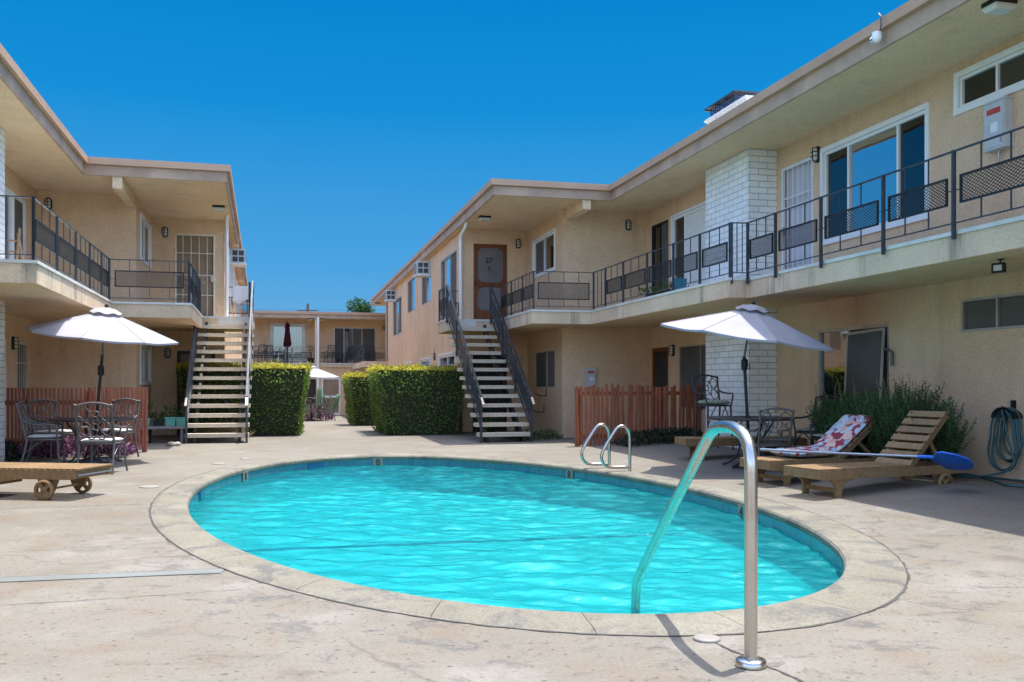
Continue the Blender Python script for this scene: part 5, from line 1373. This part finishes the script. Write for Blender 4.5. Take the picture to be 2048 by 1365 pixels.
for F, L, t, z, r, lab in ((FR, 8.58, 13.69, 5.10, -90, 'black caged lamp on the upper wall between white grille door and wide window'), (FR, 8.14, 21.3, 5.18, 0, 'black caged lamp on the upper cross wall near the dark sliding door'), (FR, 6.2, 24.6, 5.14, 0, 'black caged lamp beside the wooden door numbered 27'), (FR, 8.58, 19.58, 2.06, -90, 'black caged lamp beside the brown ground-floor screen door'),
                        (FL, -4.5, 22.1, 5.22, 0, 'black caged lamp on the blank upper wall above the sloping-view balcony rail'), (FL, -2.38, 24.9, 5.14, 0, 'black caged lamp beside the cream barred balcony door'), (FL, -2.32, 24.9, 2.08, 0, 'black caged lamp beside the dark screen door under the balcony'), (FL, -4.75, 20.12, 2.10, 90, 'black caged lamp beside the ground-floor door with cream bars')):
    loc = F.w(L, t, z); rz = F.th+rad(r)
    lab = lab.replace('blank upper wall above the sloping-view balcony rail', 'blank upper wall above the balcony near the leaning ladder')
    if first: wl.location = loc; wl.rotation_euler = (0, 0, rz); wl['label'] = lab; first = False
    else: dup(wl, loc, rz, lab)
def soffit_light(loc, rz, lab, src=[None]):
    if src[0]: return dup(src[0], loc, rz, lab)
    t = thing('soffit_light', lab, 'soffit light', loc, rz, 'lights under the eaves'); mb = MB(); mb.box(-.14, .14, -.11, .11, -.05, 0); mb.build('housing', M['black'], t)
    mb = MB(); vs = [(x*s_, y*s_, z) for s_, z in ((1, -.0501), (1, -.075), (.8, -.11)) for x, y in ((-.135, -.105), (.135, -.105), (.135, .105), (-.135, .105))]
    mb.add(vs, [(i*4+k, i*4+(k+1) % 4, i*4+4+(k+1) % 4, i*4+4+k) for i in range(2) for k in range(4)]+[(8, 9, 10, 11)]); mb.build('diffuser', M['lampglass'], t, fix=True); src[0] = t; return t
soffit_light(FR.w(4.85, 22.7, ZS-.001), FR.th, 'soffit light under the eave in front of the wooden door 27')
soffit_light(FR.w(7.62, 8.6, ZS-.001), FR.th, 'soffit light under the long eave above the grey fuse box')
soffit_light(FL.w(-1.0, 22.9, ZS-.001), FL.th, 'soffit light under the corner eave before the cream barred door')
soffit_light(FB.w(bl(621), T0+.35, 4.835), FB.th, 'soffit light on the maroon parasol side of the rear building post')
soffit_light(FB.w(bl(643.5), T0+.35, 4.835), FB.th, 'soffit light on the curtained door side of the rear building post')
soffit_light(FR.w(4.62, 48.2, ZS-.001), FR.th, 'soffit light under the far gable end of the wing')
wlb = dup(wl, FB.w(bl(767, tw), tw, zt(654)), FB.th, 'small wall lamp on the rear building near the sliding door')
def fuse_box(loc, rz, w, h, d, lab):
    t = thing('fuse_box', lab, 'fuse box', loc, rz, 'grey fuse boxes'); mb = MB(); mb.box(-w/2, w/2, -d, 0, 0, h); mb.box(-w/2-.012, w/2+.012, -d-.014, 0, h, h+.02); mb.build('case', M['grayplastic'], t)
    mb = MB(); mb.box(-w/2+.02, w/2-.02, -d-.012, -d-.001, .03, h-.03); dr = mb.build('door', M['grayplastic'], t)
    mb = MB(); mb.box(-w*.33, w*.33, -d-.015, -d-.0125, h*.74, h*.86); mb.build('warning_sticker', M['red'], dr); mb = MB(); mb.box(-w*.14, w*.2, -d-.015, -d-.0125, h*.36, h*.56); mb.build('paper_label', M['white'], dr)
    mb = MB(); mb.box(w/2-.05, w/2-.035, -d-.03, -d-.0125, h*.1, h*.2); mb.build('latch', M['alu'], dr); mb = MB(); mb.tube([(0, -d*.5, 0), (0, -d*.5, -.25)], .012, 6); mb.build('conduit', M['alu'], t)
fuse_box(FR.w(7.15, 21.3, 1.21), FR.th, .26, .46, .10, 'grey fuse box on the wall above the weathered fence')
fuse_box(FR.w(8.58, 9.62, 4.18), FR.th+rad(-90), .34, .58, .13, 'pale fuse box on the upper wall under the low white window')
def ac(loc, rz, lab, src=[None]):
    if src[0]: return dup(src[0], loc, rz, lab)
    t = thing('air_conditioner', lab, 'air conditioner', loc, rz, 'window air conditioners'); mb = MB(); w, h, d = .62, .44, .46
    mb.box(-w/2, w/2, -d+.02, .08, 0, h); mb.build('case', M['grayplastic'], t)
    mb = MB(); mb.box(-w/2, w/2, -d, -d+.019, 0, h); mb.build('back_panel', M['grayplastic'], t)
    for s_ in (-1, 1):
        for i in range(2):
            for j in range(2): mb = MB(); mb.box(s_*(w/2), s_*(w/2+.004), -d+.05+i*.18, -d+.20+i*.18, .05+j*.19, .20+j*.19); mb.build('vent', M['vent'], t)
    mb = MB()
    for k in range(9): mb.box(-w/2+.05, w/2-.05, -d-.004, -d, .05+k*.04, .07+k*.04)
    mb.build('grille', M['vent'], t); mb = MB(); mb.box(-w/2-.03, w/2+.03, -d-.02, .0, -.035, -.001); mb.build('sill_tray', M['white'], t); src[0] = t; return t
ac(FR.w(4.65, 30.6, 4.90), FR.th+rad(-90), 'window air conditioner on the wing wall nearest the wooden door 27')
ac(FR.w(4.65, 40.2, 4.90), FR.th+rad(-90), 'window air conditioner high at the far end of the wing wall')
ac(FL.w(-.95, 29.3, 4.92), FL.th+rad(90), 'window air conditioner beyond the downspout of the sunlit stair landing')
ac(FL.w(-.95, 39.5, 4.6), FL.th+rad(90), 'far air conditioner just above the laundry on the landing rail')
# camera, floodlight
cm = thing('security_camera', 'white dome security camera hanging on the gutter board', 'security camera', FR.w(7.18, 10.05, 5.60), FR.th+rad(-90)); mb = MB(); mb.lathe([(.055, .0), (.06, -.03), (.06, -.06)], (0, -.07, .05), 20); mb.build('mount', M['white'], cm)
mb = MB(); prof = [(.062*math.cos(a), .062*math.sin(a)) for a in [PI/2-PI*k/12 for k in range(13)]]; mb.lathe(prof, (0, -.07, -.02), 20, caps=False); dm = mb.build('dome', M['white'], cm)
mb = MB(); mb.lathe([(.038, -.012), (.040, 0), (.0, .002)], (0, 0, 0), 18, 'y'); mb.xf(Matrix.Translation((-.03, -.128, -.04)) @ Matrix.Rotation(rad(180), 4, 'Z')); mb.build('lens_ring', M['lampglass'], dm)
for sx in (-.012, .014): mb = MB(); mb.lathe([(.009, -.003), (.009, .003), (0, .004)], (0, 0, 0), 10, 'y'); mb.xf(Matrix.Translation((-.03+sx, -.134, -.04)) @ Matrix.Rotation(PI, 4, 'Z')); mb.build('lens', M['black'], dm)
mb = MB(); mb.tube([(.03, -.05, .04), (.10, -.08, .10), (.11, -.09, .20), (.04, -.07, .27), (-.02, .02, .27)], .010, 8); mb.build('cable', M['castgrey'], cm)
fl_ = thing('floodlight', 'small black floodlight fixed under the balcony', 'floodlight', FR.w(7.55, 8.5, ZB-.004), FR.th+rad(-70)); mb = MB(); mb.lathe([(.035, 0), (.035, -.012), (0, -.014)], (0, 0, 0), 14); mb.bar((0, 0, -.01), (0, -.03, -.06), .012, .012); mb.build('bracket', M['black'], fl_)
mb = MB(); mb.box(-.065, .065, -.05, -.01, -.15, -.05); mb.box(-.07, .07, -.064, -.05, -.155, -.045); mb.build('housing', M['black'], fl_); mb = MB(); mb.box(-.045, .045, -.066, -.0641, -.13, -.07); mb.build('lamp', M['lampglass'], fl_)
# hose on its hanger
hg = thing('hose_hanger', 'dark metal hose hanger fixed to the wall beside the bush', 'hose hanger', FR.w(8.58, 9.45, .88), FR.th+rad(-90)); mb = MB()
vs = []
for k in range(13):
    a = PI*k/12
    for y, r in ((-.002, .11), (-.16, .11), (-.165, .14)): vs.append((.15*math.cos(a)*r/.11, y, r*math.sin(a)))
mb.add(vs, [(k*3+j, k*3+3+j, k*3+4+j, k*3+1+j) for k in range(12) for j in range(2)], True); mb.build('saddle', M['black'], hg)
mb = MB(); mb.box(-.04, .04, -.012, 0, -.02, .22); mb.build('back_plate', M['black'], hg)
def hp(x, y, z): 
    p = FR.w(8.58-y, 9.45+x, z); p.z = max(p.z, G(p.x, p.y)+.016); return p
pts = []
for k in range(5):
    w = .17+.02*k; bot = .45-.06*k+random.uniform(-.05, .05); oy = .05+.022*k
    for q in range(17):
        a = 2*PI*q/16; x = w*math.sin(a)*(.75+.5*max(0, -math.cos(a))); zc = 1.0 if math.cos(a) > 0 else 0
        z = (bot+1.0)/2+(1.0-bot)/2*math.cos(a); pts.append(hp(x+.02*k-.04, oy, z))
pts += [hp(-.1, .16, .6), hp(-.2, .2, .3), hp(.2, .35, .16), hp(.55, .42, .1), hp(.75, .35, .1), hp(.85, .22, .1), hp(.6, .14, .1), hp(.2, .25, .1), hp(-.25, .45, .1), hp(-.55, .6, .1), hp(-.75, .45, .1), hp(-.6, .2, .1), hp(-.3, .1, .1), hp(.05, .13, .14), hp(.4, .2, .1), hp(.7, .28, .1)]
sm = []
for i in range(len(pts)-1):
    p0, p1, p2, p3 = pts[max(i-1, 0)], pts[i], pts[i+1], pts[min(i+2, len(pts)-1)]
    for j in range(3):
        t = j/3; sm.append(.5*((2*p1)+(p2-p0)*t+(2*p0-5*p1+4*p2-p3)*t*t+(3*p1-p0-3*p2+p3)*t**3))
mb = MB(); mb.tube(sm, .0135, 8); tag(mb.build('garden_hose', M['hose']), 'teal garden hose looped over the wall hanger and coiled on the ground', 'hose')
# leaning insect screen on the patio door
ls = thing('insect_screen', 'dark aluminium framed screen panel leaning against the patio door', 'screen panel', FR.w(8.40, 12.30, .14), FR.th, None); mb = MB(); w, h = .92, 1.98
T = Matrix.Rotation(rad(4.5), 4, 'Y') @ Matrix.Rotation(rad(-2), 4, 'X')
for q in ((-w/2, -w/2+.035, 0, h), (w/2-.035, w/2, 0, h), (-w/2+.035, w/2-.035, 0, .04), (-w/2+.035, w/2-.035, h-.04, h)): mb.box(-.012, .012, q[0], q[1], q[2], q[3])
mb.xf(T).build('frame', M['alu'], ls); mb = MB(); mb.box(-.004, .004, -w/2+.034, w/2-.034, .039, h-.039); mb.xf(T).build('mesh', M['screen'], ls)

# ================================================================== THINGS ON THE BALCONIES
def hang_cloth(name, F, L0, L1, t, z1, z0, mat, lab, cat):
    mb = MB(); vs = []; nu, nv = 16, 14
    for i in range(nu+1):
        u = i/nu
        for j in range(nv+1):
            v = j/nv; z = z1-(z1-z0)*v*(1-.45*abs(u-.45)*1.2); vs.append((L0+(L1-L0)*u-.05*v*math.sin(3*u), t-.03-.035*math.sin(u*11+v*2)*v-.01, z))
    mb.add(vs, [(i*(nv+1)+j, i*(nv+1)+j+1, (i+1)*(nv+1)+j+1, (i+1)*(nv+1)+j) for i in range(nu) for j in range(nv)], True)
    for k, (x, y, z) in enumerate(mb.v): p = F.w(x, y, z); mb.v[k] = tuple(p)
    tag(mb.build(name, M[mat]), lab, cat)
hang_cloth('laundry', FL, -.74, -.34, 25.22, ZD+.885, ZD+.40, 'cloth', 'white cloth hung over the landing rail above the sunlit stairs', 'laundry')
hang_cloth('laundry', FL, -.31, -.20, 24.3, ZD+.90, ZD+.45, 'bluecloth', 'blue rag tied round the landing post of the sunlit stairs', 'laundry')
ld = thing('wooden_ladder', 'wooden folding ladder leaning beside the balcony door', 'ladder', FL.w(-4.35, 17.1, ZD), FL.th+.2); mb = MB()
for s_ in (0, .34): mb.bar((s_, 0, 0), (s_+.06, .62, 1.02), .03, .085, (0, 0, 1)); 
mb.build('side_rail', M['oldwood'], ld); mb = MB()
for k in range(1, 5): mb.bar((.01+.012*k, .12*k+.02, .2*k), (.36+.012*k, .12*k+.02, .2*k), .08, .02)
mb.build('rung', M['oldwood'], ld); mb = MB(); mb.bar((.03, .58, .95), (.16, .95, 0), .03, .06); mb.bar((.37, .58, .95), (.5, .95, 0), .03, .06); mb.build('prop_frame', M['oldwood'], ld)
potted('potted_plant', FL.w(-4.30, 14.62, ZD), 0, 'pink pot with a dry plant on the balcony beside the leaning ladder', .17, .17, .16, 'pink', 60, .09, .3, 'pink pots on the balcony', True, True)
potted('potted_plant', FL.w(-4.06, 14.62, ZD), 0, 'low pink pot near the balcony rail end', .17, .17, .14, 'pink', 16, .05, .08, 'pink pots on the balcony', True)
potted('potted_plant', FR.w(7.25, 16.6, ZD), 0, 'balcony pot plant beside the brick chimney with trailing stems', .3, .2, .14, 'basketdark', 120, .3, .16, 'balcony pot plants')
potted('potted_plant', FR.w(7.22, 17.5, ZD), 0, 'balcony pot plant below the half-hidden white window', .3, .2, .14, 'basketdark', 120, .3, .16, 'balcony pot plants')
bk_ = MB(); bk_.lathe([(.10, 0), (.13, .26), (.135, .27), (.12, .27), (.11, .24), (0, .24)], (0, 0, 0), 20); bk_ = bk_.build('bucket', M['teal']); bk_.location = FR.w(7.1, 15.9, ZD); tag(bk_, 'teal bucket on the balcony in front of the brick chimney', 'bucket')

# ================================================================== REAR COURTYARD AND ITS BALCONY
def far_at(px, D): x = (px-1024)/1850*D; return Vector((x, D, G(x, D)))
mp = thing('closed_parasol', 'closed maroon parasol standing on the rear balcony', 'parasol', FB.w(bl(575, T0+.8), T0+.8, 2.41), 0); mb = MB(); mb.tube([(0, 0, 0), (0, 0, 2.3)], .025, 8); mb.build('pole', M['black'], mp)
mb = MB(); vs = []; m = 24; prof = [(.03, 2.2), (.12, 2.06), (.09, 1.95), (.11, 1.7), (.16, 1.2), (.18, 1.02), (.07, .94)]
for r, z in prof:
    for k in range(m): a = 2*PI*k/m; q = r*(1+.22*math.sin(a*6)); vs.append((q*math.cos(a), q*math.sin(a), z))
mb.add(vs, [(i*m+k, i*m+(k+1) % m, (i+1)*m+(k+1) % m, (i+1)*m+k) for i in range(len(prof)-1) for k in range(m)], True); mb.build('canopy', M['maroon'], mp, fix=True)
mb = MB(); mb.lathe([(.25, 0), (.25, .05), (.05, .12)], (0, 0, 0), 16); mb.build('base', M['castiron'], mp)
for px, rz, lab in ((520, 30, 'dark chair on the rear balcony beside the staircase post'), (541, 200, 'dark chair on the rear balcony between post and maroon parasol'), (560, 90, 'dark chair on the rear balcony just beside the maroon parasol'), (660, 20, 'dark chair on the rear balcony before the curtained door'), (704, 160, 'dark chair in the middle of the rear balcony by the curtained door'), (741, 180, 'dark chair on the rear balcony at the corner rail')):
    dup(d0, FB.w(bl(px, T0+.8), T0+.75, 2.411), FB.th+rad(rz), lab, 'chairs on the rear balcony', 1.0)
table(FB.w(bl(680, T0+.9), T0+.95, 2.411), .4, 'castiron', 'small dark table on the rear balcony beside the curtained door', .55)
potted('potted_plant', FB.w(bl(622, T0+.7), T0+.7, 2.411), 0, 'dark pot plant on the rear balcony beside the post', .4, .4, .3, 'basketdark', 80, .22, .7, None, True, True)
mb = MB()
pt_ = far_at(628, 41.5); table(pt_, .62, 'castgrey', 'distant round patio table in the rear courtyard beside the cactus')
for px, D, rz, lab in ((652, 40.8, 60, 'distant grey chair in the rear courtyard nearest the brown door'), (640, 42.8, 150, 'distant grey chair in the rear courtyard between table and cactus'), (622, 40.3, 0, 'distant grey chair at the rear courtyard table, behind the hedge edge')):
    dup(c0, far_at(px, D), rad(rz), lab, 'chairs of the rear courtyard', 1.05)
parasol(far_at(622, 41.5), (0, 0, 2.45), (math.radians(3), math.radians(4)), 1.28, .4, 'distant white parasol in the rear courtyard, peeping out behind the hedge')
cp = far_at(648, 46.5); ct = thing('cactus', 'tall branching cactus in front of the brown door of the rear building', 'cactus', cp)
def ribbed(mb, pts, r, n=22):
    for i in range(1): mb.tube(pts, [r*.8]+[r]*(len(pts)-2)+[r*.35], 12)
for P, r in (([(-.25, 0, 0), (-.25, 0, .9), (-.22, 0, 1.4), (-.2, 0, 1.58)], .13), ([(-.25, 0, .5), (-.02, 0, .7), (0, 0, 1.0), (0, 0, 1.2)], .09), ([(.3, 0, 0), (.4, 0, .45), (.62, 0, .75), (.7, 0, 1.12), (.71, 0, 1.2)], .11), ([(.3, 0, .2), (.30, .05, .8), (.32, .05, 1.18)], .10), ([(-.5, .1, 0), (-.6, .1, .7)], .10), ([(-.75, 0, 0), (-.8, 0, .55), (-.8, 0, .65)], .09)):
    mb = MB(); ribbed(mb, P, r); mb.build('stem', M['cactus'], ct)
groundcover('purple_ground_cover', FB, bl(600, 46), bl(660, 46), 43.2, 44.4, 600, 'purple', 'purple ground cover around the distant cactus', .16, .05, .5)

pl_ = thing('path_light', 'small dark path light on a stake behind the sunlit open stairs', 'path light', (-6.82, 21.9, 0)); mb = MB(); mb.tube([(0, 0, 0), (0, 0, .74)], .012, 6); mb.build('stake', M['black'], pl_)
mb = MB(); mb.lathe([(.05, .74), (.055, .82), (.0, .83)], (0, 0, 0), 14); mb.build('lens', M['lampglass'], pl_); mb = MB(); mb.lathe([(.11, .82), (.105, .84), (.02, .92), (.0, .93)], (0, 0, 0), 16); mb.build('cap', M['black'], pl_)
for t_, z_, lab in ((22.7, 1.02, 'upper black plant hook on the wall beside the stairs to door 27'), (22.9, .60, 'lower black plant hook on the wall beside the stairs to door 27')):
    mb = MB(); mb.tube([(0, 0, .12), (0, -.015, -.02), (0, -.12, -.03), (0, -.26, .0), (0, -.30, .05)], .012, 6); mb.box(-.02, .02, -.012, .0, -.06, .16); hk = mb.build('plant_hook', M['black']); hk.location = FR.w(6.46, t_, z_); hk.rotation_euler = (0, 0, FR.th+rad(-90)); tag(hk, lab, 'hook', 'plant hooks on the wall')
kb = MB(); kb.box(-.05, .05, -.06, 0, 0, .24); kb.tube([(0, -.03, .24), (.02, -.03, .34), (-.01, -.03, .40)], .008, 5); kb = kb.build('wall_box', M['castgrey']); kb.location = FR.w(4.65, 29.3, 2.05); kb.rotation_euler = (0, 0, FR.th+rad(-90)); tag(kb, 'small dark box on the peach wing wall above the clipped hedge', 'wall box')

def tree(base, H, R, label, n=2600, seed=1):
    random.seed(seed); t = thing('tree', label, 'tree', base, 0, 'trees beyond the rear building'); mb = MB()
    mb.tube([(0, 0, 0), (.1, 0, H*.35), (-.05, .1, H*.6), (.1, 0, H*.8)], [.22, .17, .12, .05], 8); cl = []
    for k in range(11):
        a = random.uniform(0, 2*PI); z = H*random.uniform(.55, .97); q = R*random.uniform(.25, 1)*(1.25-z/H*.8); c = Vector((q*math.cos(a), q*math.sin(a), z)); cl.append((c, R*random.uniform(.26, .46)))
        mb.tube([(0, 0, H*random.uniform(.4, .6)), c*.6+Vector((0, 0, c.z*.35)), c], [.07, .05, .02], 5)
    mb.build('trunk', M['bark'], t); mb = MB()
    for i in range(n):
        c, r = random.choice(cl); d = rdir(); p = c+d*r*random.random()**.4; leaf(mb, p, rdir()+d*.5, random.uniform(.16, .30), .13)
    mb.build('crown', M['treeleaf'], t); return t
tree(Vector((-13.6, 83, -.6)), 9.3, 1.9, 'dense round green tree rising above the rear roof by the gable end', 3000, 3)
tree(Vector((-15.3, 84, -.6)), 8.1, 1.7, 'thin lower tree with separate clumps above the rear roof', 1100, 9)
tree(Vector((-19.2, 82, -.6)), 7.6, .7, 'sparse leafy branch tip beside the utility pole above the rear roof', 120, 12)
up_ = thing('utility_pole', 'distant utility pole with crossarm above the rear roof', 'utility pole', (-18.1, 82, -.6)); mb = MB(); mb.tube([(0, 0, 0), (0, 0, 9.0)], [.16, .12], 8); mb.build('pole', M['bark'], up_); mb = MB(); mb.box(-.9, .9, -.05, .05, 8.35, 8.45); mb.build('crossarm', M['bark'], up_); mb = MB(); mb.lathe([(.18, 7.6), (.18, 8.2)], (.25, 0, 0), 12); mb.build('transformer', M['alu'], up_)
for k, (z0, z1, lab) in enumerate(((8.5, 9.4, 'upper'), (8.1, 8.8, 'middle'), (7.7, 8.1, 'lowest'))):
    mb = MB(); pts = [Vector((-48+60*q, 82+3*q, z0+(z1-z0)*0-.9*math.sin(PI*q)*.6)) for q in [i/20 for i in range(21)]]; mb.tube(pts, .014, 4); tag(mb.build('overhead_wire', M['black']), f'{lab} one of the thin wires strung past the utility pole', 'wire', 'overhead wires')
